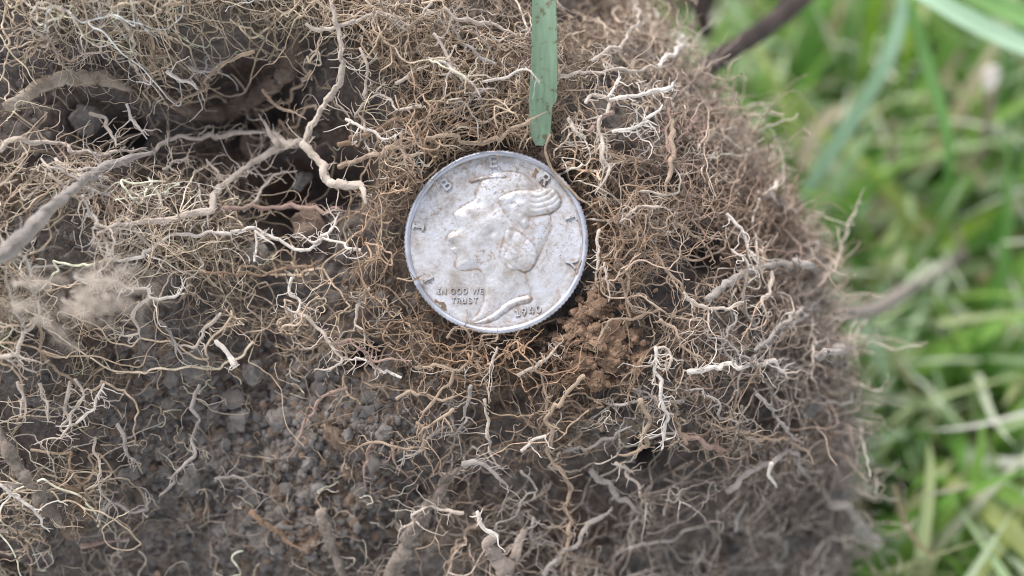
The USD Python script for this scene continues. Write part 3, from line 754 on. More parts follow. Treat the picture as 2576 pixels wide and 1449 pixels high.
bc.CreateCurveVertexCountsAttr(Vt.IntArray.FromNumpy(cnt))
bc.CreateWidthsAttr(Vt.FloatArray.FromNumpy(allr.astype(np.float32)))
bc.SetWidthsInterpolation('vertex')
colv = np.vstack(cols).astype(np.float32)
UsdGeom.PrimvarsAPI(bc).CreatePrimvar('displayColor', T.Color3fArray, 'uniform').Set(Vt.Vec3fArray.FromNumpy(colv))
UsdShade.MaterialBindingAPI.Apply(bc.GetPrim()).Bind(cm)
data(bc.GetPrim(), kind='stuff', label='tangled mat of countless fine pale roots')
print('strands', len(cnt), 'points', len(allp))


# ------------------------------------------------------------------ crumbs and stones of the clod
def lumpy(r, seed, sub=2, rough=0.35, squash=0.75, planes=14):
    """an angular clump: a ball cut by random planes, then roughened"""
    g = np.random.default_rng(seed)
    m = trimesh.creation.icosphere(subdivisions=sub, radius=1.0)
    v = np.array(m.vertices)
    if planes:
        nv = g.normal(0, 1, (planes, 3)); nv /= np.linalg.norm(nv, axis=1, keepdims=True)
        dk = g.uniform(.62, 1.0, planes)
        pr = np.maximum(v @ nv.T, 1e-3)
        v = v * np.minimum(1.15, (dk / pr).min(1))[:, None]
    k = 1 + rough * 2 * (meshkit.fbm(v * 1.5 + seed * 3.7, 3, seed % 97) - 0.5) * 1.4
    if sub > 2:
        k = k + rough * 0.55 * (meshkit.fbm(v * 6.0 + seed * 1.7, 3, seed % 89) - 0.5)
    v = v * k[:, None] * np.array([1, g.uniform(.6, 1), squash * g.uniform(.7, 1)])
    a = g.uniform(0, 6.28)
    rot = np.array([[math.cos(a), -math.sin(a), 0], [math.sin(a), math.cos(a), 0], [0, 0, 1]])
    return (v * r) @ rot.T, np.array(m.faces)


def lump_at(px, py, dia, m, name, seed, lift=0.0, sub=3, rough=.35, squash=.8, label=None):
    c = P(px, py, lift)
    v, f = lumpy(dia * K / 2, seed, sub, rough, squash)
    return obj(name, (world(v + c), f), M[m], clod, True, label=label)


for k, (px, py, dia, m, nm) in enumerate([
        (780, 575, 120, 'brown_crumb', 'soil_lump'), (490, 925, 105, 'grey_crumb', 'soil_lump'), (640, 935, 75, 'grey_crumb', 'soil_lump'), (225, 300, 85, 'grey_crumb', 'soil_lump'), (420, 880, 60, 'brown_crumb', 'soil_lump'),
        (585, 1000, 62, 'stone', 'pebble'), (325, 1195, 62, 'grey_crumb', 'soil_lump'), (40, 1228, 60, 'stone', 'pebble'), (140, 1245, 66, 'stone', 'pebble'), (700, 1050, 85, 'grey_crumb', 'soil_lump'), (660, 1345, 110, 'grey_crumb', 'soil_lump'),
        (600, 1050, 70, 'grey_crumb', 'soil_lump'), (480, 1205, 80, 'grey_crumb', 'soil_lump'), (780, 1160, 60, 'grey_crumb', 'soil_lump'), (715, 1230, 40, 'stone', 'pebble'), (185, 1330, 70, 'brown_crumb', 'soil_lump'), (905, 1230, 50, 'stone', 'pebble'),
        (900, 1330, 40, 'stone', 'pebble'), (1000, 945, 34, 'stone', 'pebble'), (1090, 968, 38, 'stone', 'pebble'), (1380, 390, 70, 'brown_crumb', 'soil_lump'), (620, 360, 70, 'brown_crumb', 'soil_lump'), (735, 330, 65, 'brown_crumb', 'soil_lump'),
        (930, 1000, 60, 'grey_crumb', 'soil_lump'), (850, 1100, 110, 'brown_crumb', 'soil_lump'), (1420, 1130, 60, 'brown_crumb', 'soil_lump'), (1585, 1150, 45, 'stone', 'pebble'), (640, 640, 80, 'grey_crumb', 'soil_lump'), (760, 455, 70, 'grey_crumb', 'soil_lump'),
        (2030, 1010, 100, 'grey_crumb', 'soil_lump'), (2090, 1250, 110, 'grey_crumb', 'soil_lump'), (2000, 1380, 110, 'grey_crumb', 'soil_lump'), (1810, 1420, 80, 'brown_crumb', 'soil_lump')]):
    lump_at(px, py, dia * .9, m, nm, 100 + k, -0.1 if 300 < px < 1100 and py > 860 else 0.3, rough=.22 if nm == 'pebble' else .4)
# the loose rusty crumbs at the coin's lower right
for k, (px, py, dia) in enumerate([(1500, 765, 70), (1470, 790, 50), (1540, 830, 62), (1480, 850, 75), (1560, 880, 60), (1440, 820, 45), (1525, 900, 70), (1600, 905, 55), (1465, 910, 60), (1420, 860, 50), (1520, 720, 45), (1590, 840, 40), (1500, 955, 50), (1440, 950, 45)]):
    lump_at(px, py, dia, 'red_crumb', 'rusty_crumb', 300 + k, 1.2, 4, .75, .9)
n_big = 0
for k in range(1600):
    px, py = random.uniform(0, 2150), random.uniform(380, 1449)
    c = P(px, py, 0)
    inp = bool(in_poly(np.array([c[0]]), np.array([c[1]]), SOILPOLY)[0])
    red = math.hypot((px - 1510) / 110, (py - 860) / 120) < 1
    if (not inp and not red and random.random() > 0.06) or math.hypot(px - 1247, py - 607) < 250 or c[0] > EDGE(c[1]) - 3:
        continue
    if n_big >= 220:
        break
    n_big += 1
    v, f = lumpy(random.uniform(0.3, 1.0) * (.7 if red else 1), 1000 + k, 2, .4, .85)
    zz = float(hm(c[0], c[1], HF)) + (1.6 if red else 0.15)
    obj('soil_crumb', (world(v + [c[0], c[1], zz]), f), M['red_crumb' if red else random.choice(['grey_crumb', 'grey_crumb', 'brown_crumb', 'stone'])], clod)
# the countless small grains
s = np.stack([rng.uniform(-62, 46, 85000), rng.uniform(-42, 44, 85000)], 1)
w = 0.09 + 0.91 * hm(s[:, 0], s[:, 1], bare)
s = s[(rng.random(len(s)) < w) & (np.hypot(s[:, 0] - COIN[0], s[:, 1] - COIN[1]) > 9.6) & (s[:, 0] < EDGE(s[:, 1]) + 2)]
rr_s = np.stack([rng.normal(8.4, 2.3, 700), rng.normal(-5.0, 2.6, 700)], 1)
rr_s = rr_s[np.hypot(rr_s[:, 0] - COIN[0], rr_s[:, 1] - COIN[1]) > 9.8]
protos = [lumpy(1.0, 5000 + k, 1, .5, .85, 8) for k in range(10)]
for nm, part, m, up in (('grey_grains', s[::2], 'grey_crumb', .05), ('brown_grains', s[1::4], 'brown_crumb', .05), ('pale_grains', s[3::4], 'stone', .05), ('rusty_grains', rr_s, 'red_crumb', 1.7)):
    hz = hm(part[:, 0], part[:, 1], HF if up < 1 else HM)
    V = np.stack([p[0] for p in protos]); F = protos[0][1]
    kk = rng.integers(0, 10, len(part))
    sz = 0.09 + 0.40 * rng.random(len(part)) ** 2.2
    aa = rng.uniform(0, 6.28, len(part))
    vv = V[kk] * sz[:, None, None]
    vx = vv[..., 0] * np.cos(aa)[:, None] - vv[..., 1] * np.sin(aa)[:, None]
    vy = vv[..., 0] * np.sin(aa)[:, None] + vv[..., 1] * np.cos(aa)[:, None]
    zz = hz + up * (rng.uniform(.2, 1, len(part)) if up > 1 else 1)
    vv = np.stack([vx + part[:, 0:1], vy + part[:, 1:2], vv[..., 2] + zz[:, None]], -1)
    ff = (F[None] + (np.arange(len(part)) * V.shape[1])[:, None, None]).reshape(-1, 3)
    obj(nm, (world(vv.reshape(-1, 3)), ff), M[m], clod, True, kind='stuff')

bits = np.vstack([p_[rng.random(len(p_)) < .35][:, rng.integers(2, p_.shape[1] - 2)] for p_ in strands if len(p_) > 500])
bits = bits[rng.permutation(len(bits))[:5200]]
bits = bits[(np.hypot(bits[:, 0] - COIN[0], bits[:, 1] - COIN[1]) > 9.7)]
V = np.stack([p[0] for p in protos]); F = protos[0][1]
vv = V[rng.integers(0, 10, len(bits))] * (0.05 + 0.26 * rng.random(len(bits)) ** 2.5)[:, None, None] + bits[:, None]
obj('clinging_soil', (world(vv.reshape(-1, 3)), (F[None] + (np.arange(len(bits)) * V.shape[1])[:, None, None]).reshape(-1, 3)), M['brown_crumb'], clod, True, kind='stuff')

# ------------------------------------------------------------------ the coin
silver = usdkit.material(stage, '/World/Looks/worn_silver', {
    'tc': ('texture_coordinate', {}),
    'n1': ('noise_texture', {'scale': 420.0, 'detail': 6.0, 'roughness': 0.65, 'distortion': 0.4}),
    'r1': ('rgb_ramp', {'ramp': [(0.34, (0.29, 0.27, 0.26)), (0.5, (0.44, 0.435, 0.45)), (0.7, (0.54, 0.55, 0.60))]}),
    'n2': ('noise_texture', {'scale': 650.0, 'detail': 7.0, 'roughness': 0.7}),
    'r2': ('rgb_ramp', {'ramp': [(0.53, (0, 0, 0)), (0.60, (.35, .35, .35)), (0.74, (1, 1, 1))]}),
    'dirt': ('mix', {'color2': (0.20, 0.145, 0.11)}),
    'at': ('attribute', {'attribute': 'dirt'}),
    'n4': ('noise_texture', {'scale': 2300.0, 'detail': 4.0, 'roughness': 0.7}), 'r4': ('rgb_ramp', {'ramp': [(0.50, (0, 0, 0)), (0.66, (1, 1, 1))]}), 'spk': ('math', {'math_type': 'multiply'}),
    'big': ('noise_texture', {'scale': 260.0, 'detail': 3.0}), 'rb': ('rgb_ramp', {'ramp': [(0.38, (0, 0, 0)), (0.56, (.95, .95, .95))]}),
    'mx1': ('math', {'math_type': 'maximum'}), 'mx2': ('math', {'math_type': 'maximum', 'use_clamp': True}),
    'rr': ('rgb_ramp', {'ramp': [(0.3, (.66, .66, .66)), (0.7, (.46, .46, .46))]}),
    'met': ('map_range', {'from_min': 0.0, 'from_max': 1.0, 'to_min': 0.72, 'to_max': 0.0}),
    'bump': ('bump', {'strength': 0.25, 'distance': 0.0001}),
    'n3': ('noise_texture', {'scale': 2600.0, 'detail': 4.0}),
    'p': ('principled_bsdf', {'specular_ior_level': 0.4})},
    [('tc.object', 'n1.vector'), ('tc.object', 'n2.vector'), ('tc.object', 'n3.vector'), ('n1.fac', 'r1.fac'), ('n2.fac', 'r2.fac'), ('tc.object', 'n4.vector'), ('n4.fac', 'r4.fac'), ('tc.object', 'big.vector'), ('big.fac', 'rb.fac'), ('r4.color', 'spk.value1'), ('rb.color', 'spk.value2'), ('r2.color', 'mx1.value1'), ('spk.value', 'mx1.value2'), ('mx1.value', 'mx2.value1'), ('at.fac', 'mx2.value2'), ('mx2.value', 'dirt.fac'), ('r1.color', 'dirt.color1'),
     ('dirt.color', 'p.base_color'), ('n1.fac', 'rr.fac'), ('rr.color', 'p.roughness'), ('mx2.value', 'met.value'), ('met.result', 'p.metallic'), ('n3.fac', 'bump.height'), ('bump.normal', 'p.normal')], surface='p.BSDF')
rim_mat = usdkit.material(stage, '/World/Looks/rim_silver', {
    'tc': ('texture_coordinate', {}), 'n1': ('noise_texture', {'scale': 500.0, 'detail': 5.0}),
    'r1': ('rgb_ramp', {'ramp': [(0.3, (0.34, 0.34, 0.37)), (0.65, (0.53, 0.54, 0.61))]}),
    'p': ('principled_bsdf', {'metallic': 0.8, 'roughness': 0.42})},
    [('tc.object', 'n1.vector'), ('n1.fac', 'r1.fac'), ('r1.color', 'p.base_color')], surface='p.BSDF')

TL = math.radians(2.5)
cn = np.array([-0.05, 0.045, 1.0]); cn /= np.linalg.norm(cn)        # the coin leans a little to the upper left
cxv = np.cross([0, 1, 0], cn); cxv /= np.linalg.norm(cxv)
cyv = np.cross(cn, cxv)


def coin_pt(v):
    v = np.asarray(v, float)
    return world(COIN + v[..., 0:1] * cxv + v[..., 1:2] * cyv + v[..., 2:3] * cn)


coin = thing('coin', 'worn silver coin dated 1940 with a winged head, lying on the rooty soil', 'coin', world(COIN - 0.65 * cn))
# rim with reeded edge
seg = 118 * 4
th = np.arange(seg) * 2 * np.pi / seg
reed = 0.028 * np.where((np.arange(seg) // 2) % 2 == 0, 1, -1)
prof = [(8.26, -0.40, 0), (8.34, -0.20, 0), (8.44, -0.07, 0), (8.52, -0.02, 0), (8.66, 0.0, 0), (8.78, -0.03, 0), (8.88, -0.10, .5), (8.93, -0.2, 1), (8.93, -1.15, 1), (8.86, -1.28, .5), (8.6, -1.34, 0), (8.05, -1.34, 0)]
nick = 0.05 * (meshkit.fbm(np.stack([np.cos(th) * 6, np.sin(th) * 6, th * 0], 1), 3, 5) - .5)
rv = np.vstack([np.stack([np.cos(th) * (r + reed * k + nick), np.sin(th) * (r + reed * k + nick), np.full(seg, z) + nick * .6], 1) for r, z, k in prof])
rf = []
for i in range(len(prof) - 1):
    a = i * seg + np.arange(seg); b = i * seg + (np.arange(seg) + 1) % seg
    rf += [np.stack([a, b + seg, b], 1), np.stack([a, a + seg, b + seg], 1)]
obj('rim', (coin_pt(rv), np.vstack(rf)), rim_mat, coin, smooth=40)
# field
FZ = -0.27
rr_, tt_ = np.linspace(0, 8.33, 150), np.linspace(0, 2 * np.pi, 481)[:-1]
fr, ft = np.meshgrid(rr_, tt_, indexing='ij')
fx, fy = fr * np.cos(ft), fr * np.sin(ft)
fz = FZ + 0.05 * (meshkit.fbm(np.stack([fx / 1.2, fy / 1.2, fx * 0], -1), 4, 8) - .5) + 0.05 * np.clip((fr - 7.6) / .7, 0, 1)
ii = np.arange(fr.size).reshape(fr.shape)
jj = np.roll(ii, -1, 1)
ff = np.stack([ii[:-1], ii[1:], jj[1:], jj[:-1]], -1).reshape(-1, 4)
silver_parts = [obj('face', (coin_pt(np.stack([fx, fy, fz], -1).reshape(-1, 3)), np.vstack([ff[:, [0, 1, 2]], ff[:, [0, 2, 3]]])), silver, coin)]
outlines = [np.stack([8.28 * np.cos(tt_), 8.28 * np.sin(tt_)], 1)]

# relief: outlines in the photograph's close-up, turned into millimetres on the coin
def cc(px, py):
    return ((px - 712) / 598 * 8.95, -(py - 718) / 598 * 8.95)


def relief(outline, height, soft, extra=None, res=0.055, top=None):
    """a raised, rounded patch of the coin with this outline: heights fall off smoothly to its edge"""
    poly = spline(np.array([(*cc(*p), 0) for p in outline + outline[:1]]), 0.15)[:, :2]
    outlines.append(spline(np.column_stack([poly, poly[:, 0] * 0]), 0.04)[:, :2])
    x0, y0 = poly.min(0) - .3; x1, y1 = poly.max(0) + .3
    xs, ys = np.arange(x0, x1, res), np.arange(y0, y1, res)
    X, Y = np.meshgrid(xs, ys)
    m = in_poly(X, Y, poly)
    dist = distance_transform_edt(m) * res
    h = height * (1 - np.exp(-dist / soft))
    if extra is not None:
        h = h + extra(X, Y, dist)
    h = gaussian_filter(h, 1.0) + 0.03 * (meshkit.fbm(np.stack([X / .7, Y / .7, X * 0], -1), 3, 12) - .5)
    h = np.where(dist > 0, h, -0.06)
    use = m | (gaussian_filter(m.astype(float), 1) > 0.02)
    i = np.arange(X.size).reshape(X.shape)
    qq = np.stack([i[:-1, :-1], i[:-1, 1:], i[1:, 1:], i[1:, :-1]], -1)[use[:-1, :-1] & use[1:, 1:] & use[:-1, 1:] & use[1:, :-1]]
    tm = trimesh.Trimesh(coin_pt(np.stack([X, Y, FZ + h + (0 if top is None else top)], -1).reshape(-1, 3)), np.vstack([qq[:, [0, 1, 2]], qq[:, [0, 2, 3]]]), process=False)
    tm.remove_unreferenced_vertices()
    return tm


def bumps(items):
    def f(X, Y, dist):
        h = 0 * X
        for px, py, r, a in items:
            x, y = cc(px, py)
            h = h + a * np.exp(-((X - x) ** 2 + (Y - y) ** 2) / (2 * (r / 598 * 8.95) ** 2))
        return h * (dist > 0.1)
    return f


head_line = [(560, 455), (505, 480), (470, 505), (430, 535), (445, 575), (455, 600), (440, 640), (400, 675), (388, 705), (412, 725), (425, 745), (418, 770), (440, 795), (462, 815), (450, 850), (447, 885), (480, 910),
             (540, 905), (600, 900), (640, 960), (640, 1050), (625, 1130), (590, 1190), (550, 1235), (600, 1238), (680, 1225), (760, 1180), (850, 1120), (930, 1095), (940, 1050), (915, 960), (905, 900), (960, 860), (1010, 770), (1060, 660), (1070, 580),
             (1020, 450), (960, 340), (860, 270), (740, 265), (640, 300), (590, 370)]
silver_parts += [obj('head', relief(head_line, 0.17, 0.75, bumps([(560, 500, 28, .10), (600, 600, 70, .08), (480, 560, 30, .05), (430, 695, 22, .06), (520, 830, 40, .06), (690, 600, 60, .05), (575, 420, 25, -.07), (460, 640, 16, -.08), (430, 745, 14, -.08),
                                               (620, 700, 50, .05), (690, 660, 14, -.08), (500, 480, 14, -.06), (600, 470, 14, -.07), (700, 500, 25, -.05)])), silver, coin)]
wing_line = [(725, 445), (760, 415), (850, 385), (960, 385), (1040, 375), (1085, 380), (1120, 420), (1132, 460), (1110, 500), (1060, 535), (980, 555), (930, 570), (925, 620), (895, 640), (850, 600), (800, 570), (770, 530), (740, 490)]


def feathers(X, Y, dist):
    fx, fy = cc(985, 335)
    r = np.hypot(X - fx, Y - fy)
    x0, _ = cc(900, 0)
    k = np.clip((X - x0) / 0.8, 0, 1)
    return 0.06 * k * (np.abs(np.sin(r * 6.2 + 0.3 * np.sin(X * 3))) ** .45 - .7) * (dist > .06) + (1 - k) * 0.07 * (meshkit.noise(np.stack([X * 2.2, Y * 2.2, X * 0], -1), 4) - .5)


silver_parts += [obj('wing', relief(wing_line, 0.14, 0.22, feathers, top=0.12), silver, coin)]
hair_line = [(735, 800), (760, 700), (770, 640), (830, 640), (900, 680), (960, 740), (980, 810), (950, 880), (900, 915), (850, 905), (800, 910), (775, 860), (745, 840)]
silver_parts += [obj('hair', relief(hair_line, 0.10, 0.25, lambda X, Y, d: 0.06 * (np.abs(np.sin(X * 3.2 + Y * 2.2 + 1.1 * np.sin(Y * 3.1 + X))) ** .5 - .6) * (d > .1), top=0.11), silver, coin)]
silver_parts += [obj('neck_edge', relief([(560, 1250), (620, 1225), (700, 1180), (770, 1120), (850, 1080), (920, 1065), (945, 1085), (930, 1110), (850, 1130), (780, 1170), (720, 1215), (650, 1245)], 0.15, 0.25, top=0.07), silver, coin)]
silver_parts += [obj('brow_band', relief([(540, 320), (600, 300), (690, 290), (770, 290), (770, 304), (690, 306), (610, 316), (550, 332)], 0.08, 0.1, top=0.10), silver, coin)]


def letters(text, px, py, size, turn=0.0, pitch=None, depth=0.13, bold=False):
    """raised letters on the coin, one mesh each; centred at the close-up's pixel, size = cap height in mm"""
    x, y = cc(px, py)
    adv = 0
    for ch in text:
        if ch == ' ':
            adv += size * .6
            continue
        m = meshkit.text_mesh(ch, size, depth, bold)
        v = np.array(m.vertices); wdt = v[:, 0].max() - v[:, 0].min()
        v[:, 0] -= v[:, 0].min()
        v[:, 0] += adv if pitch else -wdt / 2
        adv += (wdt + size * .28)
        v[:, 1] -= size / 2
        a = math.radians(turn)
        v[:, :2] = v[:, :2] @ np.array([[math.cos(a), math.sin(a)], [-math.sin(a), math.cos(a)]])
        v = v + [x, y, FZ - .03]
        outlines.append(v[:, :2])
        obj('digit' if ch.isdigit() else 'letter', (coin_pt(v), np.array(m.faces)), silver, coin, smooth=False)


for ch, ang, r in (('L', 207, .84), ('I', 169, .86), ('B', 131, .83), ('E', 92, .87), ('R', 52, .86), ('T', 18, .85), ('Y', -16, .845)):
    letters(ch, 712 + 598 * r * math.cos(math.radians(ang)), 718 - 598 * r * math.sin(math.radians(ang)), 1.08, ang - 90, depth=0.25, bold=True)
letters('IN GOD WE', 335, 1038, 0.52, 0, True, 0.15)
letters('TRUST', 425, 1098, 0.52, 0, True, 0.15)
letters('1940', 836, 1180, 0.68, 10, True, 0.19, True)

# dirt lodged along the edges of the relief (a primvar that the silver's material reads)
edge_tree = cKDTree(np.vstack(outlines))
for prim in silver_parts:
    m_ = UsdGeom.Mesh(prim)
    u = np.array(m_.GetPointsAttr().Get(), float) - (MM * (0.65 * (cn[0] * NX + cn[1] * NY + cn[2] * NN)))
    ex, ey = cxv[0] * NX + cxv[1] * NY + cxv[2] * NN, cyv[0] * NX + cyv[1] * NY + cyv[2] * NN
    xy = np.stack([u @ ex, u @ ey], 1) / MM
    dd = edge_tree.query(xy)[0]
    nz = meshkit.fbm(np.column_stack([xy / 0.9, xy[:, 0] * 0]), 3, 44)
    nf = meshkit.fbm(np.column_stack([xy / 0.25, xy[:, 0] * 0]), 2, 45)
    dirt = np.exp(-(dd / 0.17) ** 2) * np.clip((nz - 0.33) * 5, 0, 1) * np.clip(nf * 1.5, 0, 1)
    dirt = np.maximum(dirt, np.exp(-(dd / 0.5) ** 2) * np.clip((nz - 0.55) * 5, 0, 1) * np.clip((nf - .35) * 3, 0, 1) * .8)
    UsdGeom.PrimvarsAPI(m_).CreatePrimvar('dirt', T.FloatArray, 'vertex').Set(Vt.FloatArray.FromNumpy((dirt * 1.0).astype(np.float32)))

# earth still sticking to the coin
for k, (px, py, dia) in enumerate([(372, 1150, 90), (325, 1112, 60), (410, 1190, 44), (350, 1120, 50), (1022, 345, 44), (975, 262, 40), (1045, 300, 30), (960, 285, 30)]):
    x, y = cc(px, py)
    v, f = lumpy(dia / 598 * 8.95 / 2, 700 + k, 2, .5, 1)
    v = v * [1, .8, .10] + [x, y, FZ + (.16 if 460 < px < 1000 and 300 < py < 900 else .03) + (.1 if 850 <= px <= 930 and py < 500 else 0)]
    obj('dirt_speck', (coin_pt(v), f), M['red_crumb' if k % 3 else 'brown_crumb'], coin)

# ------------------------------------------------------------------ the grass leaf above the coin
def strip(p, widths, nrm, fold=0.12, thick=0.12, cut=None):
    """a leaf along points (mm, clod coordinates): folded, with thickness"""
    p = np.asarray(p, float); n = len(p)
    t = np.gradient(p, axis=0); t /= np.linalg.norm(t, axis=1, keepdims=True)
    s = np.cross(t, nrm); s /= np.linalg.norm(s, axis=1, keepdims=True)
    u = np.cross(s, t)
    wl, wr = (widths if isinstance(widths, tuple) else (widths, widths))
    wl, wr = np.broadcast_to(wl, n), np.broadcast_to(wr, n)
    ks = np.array([-1, -.94, -.6, -.2, 0, .2, .6, .94, 1])
    rows_ = []
    for k in ks:
        half = np.where(k < 0, wl, wr)[:, None] / 2
        rows_.append(p + s * half * k + u * (fold * (abs(k) ** 1.3) * half))
    top = np.stack(rows_, 1)
    bot = top - u[:, None] * thick
    m = len(ks)
    ring = np.concatenate([top, bot[:, ::-1]], 1)
    v = ring.reshape(-1, 3)
    a, b = np.meshgrid(np.arange(n - 1), np.arange(2 * m), indexing='ij')
    q = np.stack([a * 2 * m + b, a * 2 * m + (b + 1) % (2 * m), (a + 1) * 2 * m + (b + 1) % (2 * m), (a + 1) * 2 * m + b], -1).reshape(-1, 4)
    f = [q[:, [0, 1, 2]], q[:, [0, 2, 3]]]
    for e in (0, (n - 1) * 2 * m):
        f.append(np.array([[e + k, e + k + 1, e + 2 * m - 1 - k] for k in range(m - 1)] + [[e + k + 1, e + 2 * m - 2 - k, e + 2 * m - 1 - k] for k in range(m - 1)]))
    return v, np.vstack(f)


lf = usdkit.material(stage, '/World/Looks/cut_leaf', {
    'tc': ('texture_coordinate', {}), 'mp': ('mapping', {'scale': (9.0, 1.0, 1.0)}),
    'n': ('noise_texture', {'scale': 320.0, 'detail': 4.0}),
    'r': ('rgb_ramp', {'ramp': [(0.3, (0.16, 0.245, 0.16)), (0.7, (0.24, 0.34, 0.235))]}),
    'n2': ('noise_texture', {'scale': 1000.0, 'detail': 5.0, 'roughness': .6}),
    'r2': ('rgb_ramp', {'ramp': [(0.55, (0, 0, 0)), (0.64, (.85, .85, .85))]}),
    'mx': ('mix', {'color2': (0.13, 0.10, 0.06)}),
    'p': ('principled_bsdf', {'roughness': 0.5, 'specular_ior_level': .4}), 't': ('translucent_bsdf', {}), 'm': ('mix_closure', {'fac': 0.3})},
    [('tc.object', 'mp.vector'), ('mp.vector', 'n.vector'), ('tc.object', 'n2.vector'), ('n.fac', 'r.fac'), ('n2.fac', 'r2.fac'), ('r2.color', 'mx.fac'), ('r.color', 'mx.color1'), ('mx.color', 'p.base_color'), ('mx.color', 't.color'),
     ('p.BSDF', 'm.closure1'), ('t.BSDF', 'm.closure2')], surface='m.closure')
lp = np.array([(*unproj(a, b, w), w) for a, b, w in [(1357, 366, .3), (1359, 340, .7), (1361, 300, 1.2), (1362, 272, 1.5), (1363, 262, 1.6), (1365, 200, 2.3), (1367, 120, 2.8), (1367, 40, 3.0), (1366, -30, 3.0), (1364, -140, 2.6), (1360, -260, 1.5)]])
sw_ = K * 0.97
ls = spline(lp, 0.35)
yy = ls[:, 1]
yp = np.array([unproj(0, b, 0)[1] for b in (366, 356, 345, 300, 273, 268, 262, 200, 100, -30, -260)])
wl = np.interp(yy, yp, np.array([20, 36, 50, 58, 66, 67, 68, 62, 58, 56, 40]) * sw_)
wr = np.interp(yy, yp, np.array([20, 40, 52, 54, 54, 60, 76, 74, 68, 60, 40]) * sw_)
v, f = strip(ls, (wl, wr), np.array([0.10, -.2, 1.0]), 0.14, .14)
own('cut_grass_leaf', (world(v), f), lf, 'flat pale green grass leaf with brown specks, its cut end just above the coin', 'grass leaf')


# ------------------------------------------------------------------ bigger blades, stems and a bud on the lawn
def lawn_leaf(name, px, widths, m, label, category, ws, group=None, fold=.25):
    cp = np.array([(*unproj(a, b, w), w) for (a, b), w in zip(px, ws)])
    p = spline(cp, 1.5)
    s = np.linspace(0, 1, len(p))
    wd = np.interp(s, np.linspace(0, 1, len(widths)), np.array(widths) * K * (DIST - np.mean(ws)) / DIST)
    v, f = strip(p, wd, np.array([0.15, .25, 1.0]), fold, .2)
    return own(name, (world(v), f), M[m], label, category, group)


def lawn_stem(name, px, d0, d1, m, label, category, ws, parent=None):
    cp = np.array([(*unproj(a, b, w), w) for (a, b), w in zip(px, ws)])
    p = spline(cp, 1.2)
    r = np.linspace(d0, d1, len(p)) * K / 2 * (DIST - np.mean(ws)) / DIST
    v, f = tube(p, r, 9, .06, 3)
    return obj(name, (world(v), f), M[m], parent, True, label, None if parent else category)


B = 'grass_blade'
lawn_leaf(B, [(1985, 545), (2060, 430), (2150, 290), (2215, 180), (2262, 60), (2275, -60)], [22, 36, 42, 40, 36, 26], 'blade_mint', 'long mint green blade slanting from the clod edge up to the top of the picture', 'grass blade', [-72, -66, -58, -52, -48, -46])
lawn_leaf(B, [(2290, 20), (2330, 160), (2370, 300), (2385, 420), (2360, 540)], [30, 38, 46, 50, 20], 'blade_green', 'long green blade arching down to the right of the slanting mint blade', 'grass blade', [-48, -50, -56, -64, -74])
lawn_leaf(B, [(2250, -60), (2330, -10), (2420, 45), (2520, 95), (2640, 140)], [46, 56, 60, 60, 50], 'blade_mint', 'broad pale mint blade crossing the upper right corner', 'grass blade', [-44, -44, -46, -50, -54])
lawn_leaf(B, [(2380, -60), (2460, -5), (2560, 40), (2660, 75)], [44, 66, 74, 60], 'blade_green', 'broad green blade above the pale mint blade in the corner', 'grass blade', [-52, -54, -58, -62])
lawn_leaf(B, [(2210, -40), (2190, 80), (2165, 180), (2150, 250)], [30, 42, 40, 24], 'blade_lime', 'yellow green upright blade left of the slanting mint blade top', 'grass blade', [-66, -72, -80, -88])
lawn_leaf(B, [(2262, -30), (2275, 60), (2280, 140), (2255, 220)], [22, 34, 40, 30], 'blade_lime', 'short lime blade where two long blades cross at the top', 'grass blade', [-58, -60, -64, -70])
lawn_leaf(B, [(2330, 1480), (2420, 1380), (2500, 1290), (2590, 1190)], [60, 66, 60, 40], 'blade_green', 'broad bright green blade in the lower right corner', 'grass blade', [-82, -76, -70, -66])
lawn_leaf(B, [(2420, 1470), (2460, 1400), (2530, 1310), (2600, 1260)], [50, 66, 64, 40], 'blade_lime', 'lime blade beside the broad one in the lower right corner', 'grass blade', [-74, -70, -66, -64])
lawn_leaf(B, [(2290, 1310), (2380, 1290), (2440, 1220), (2500, 1175)], [30, 50, 54, 26], 'blade_lime', 'short yellow green blade with a brownish tip, above the lower right corner', 'grass blade', [-86, -84, -80, -76])
lawn_leaf(B, [(2240, 1010), (2230, 1060), (2250, 1130), (2280, 1200)], [26, 40, 46, 30], 'blade_green', 'green blade close to the clod edge below the dark gap', 'grass blade', [-70, -78, -86, -92])
lawn_leaf(B, [(2270, 590), (2370, 620), (2460, 560), (2560, 520)], [30, 44, 50, 30], 'blade_lime', 'yellow green blade bending across the middle of the lawn', 'grass blade', [-86, -84, -82, -80])
lawn_leaf(B, [(2350, 900), (2440, 860), (2530, 790), (2620, 720)], [30, 50, 52, 36], 'blade_green', 'green blade rising to the right edge at mid height', 'grass blade', [-88, -84, -78, -74])
lawn_leaf(B, [(2110, 760), (2150, 690), (2240, 640), (2330, 630)], [20, 60, 66, 30], 'blade_green', 'dark green leaf low beside the standing thin root', 'grass blade', [-94, -92, -90, -90])
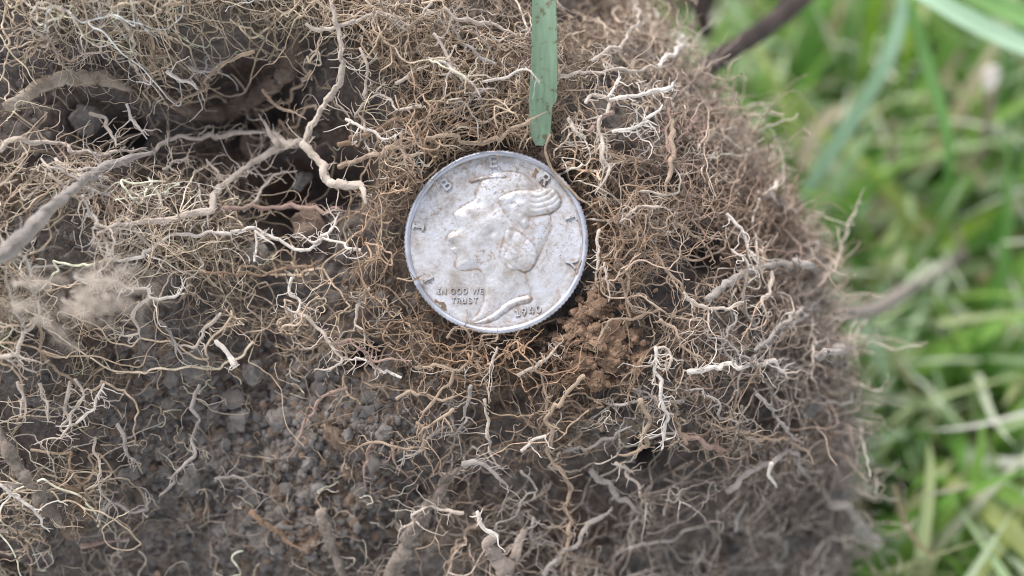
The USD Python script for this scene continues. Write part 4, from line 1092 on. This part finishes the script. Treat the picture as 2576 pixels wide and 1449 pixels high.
lawn_leaf(B, [(2440, 480), (2470, 360), (2495, 250), (2500, 190)], [30, 34, 30, 18], 'blade_straw', 'dry pale blade below the whitish bud', 'dry blade', [-84, -76, -70, -66])
lawn_leaf(B, [(2510, 1160), (2530, 1230), (2545, 1300)], [26, 50, 30], 'blade_straw', 'whitish dead blade standing near the lower right corner', 'dry blade', [-78, -82, -88])
lawn_leaf(B, [(2480, 1060), (2530, 1085), (2600, 1120)], [30, 44, 36], 'blade_straw', 'straw coloured dead blade lying at the right edge', 'dry blade', [-80, -80, -80])
lawn_leaf(B, [(2190, 540), (2235, 430), (2250, 300)], [20, 34, 26], 'blade_straw', 'narrow dry blade between the mint blade and the arching blade', 'dry blade', [-88, -84, -78])
lawn_leaf(B, [(2010, 420), (2050, 330), (2110, 270)], [26, 40, 24], 'blade_straw', 'dry beige blade ending behind the clod edge', 'dry blade', [-80, -78, -76])
lawn_stem('dark_twig', [(1700, 225), (1745, 195), (1800, 150), (1900, 85), (1985, 20), (2060, -50)], 44, 52, 'twig', 'dark brown twig rising out of the clod towards the top of the picture', 'twig', [-26, -26, -30, -36, -42, -48])
lawn_stem('dry_stem', [(2110, 790), (2150, 785), (2211, 773), (2279, 729), (2347, 688), (2425, 640)], 34, 30, 'stem_grey', 'grey dry stem lying on the lawn beside the clod', 'stem', [-36, -40, -46, -56, -66, -78])
lawn_stem('brown_stalk', [(1775, 90), (1765, 40), (1742, -30)], 40, 30, 'twig', 'blurred brown stalk behind the clod at the top', 'stalk', [-66, -64, -62])
bud_c = np.array([*unproj(2490, 195, -62), -62])
budthing = thing('flower_bud', 'small whitish bud on a pale stalk standing in the lawn', 'bud', world(np.array([*unproj(2470, 420, -84), -84])))
lawn_stem('stalk', [(2470, 420), (2480, 320), (2490, 215)], 16, 14, 'blade_straw', None, None, [-84, -74, -63], budthing)
v, f = lumpy(1, 77, 3, .15, 1)
v = v * np.array([1.7, 2.3, 1.7]) + bud_c
obj('bud', (world(v), f), M['bud_white'], budthing)
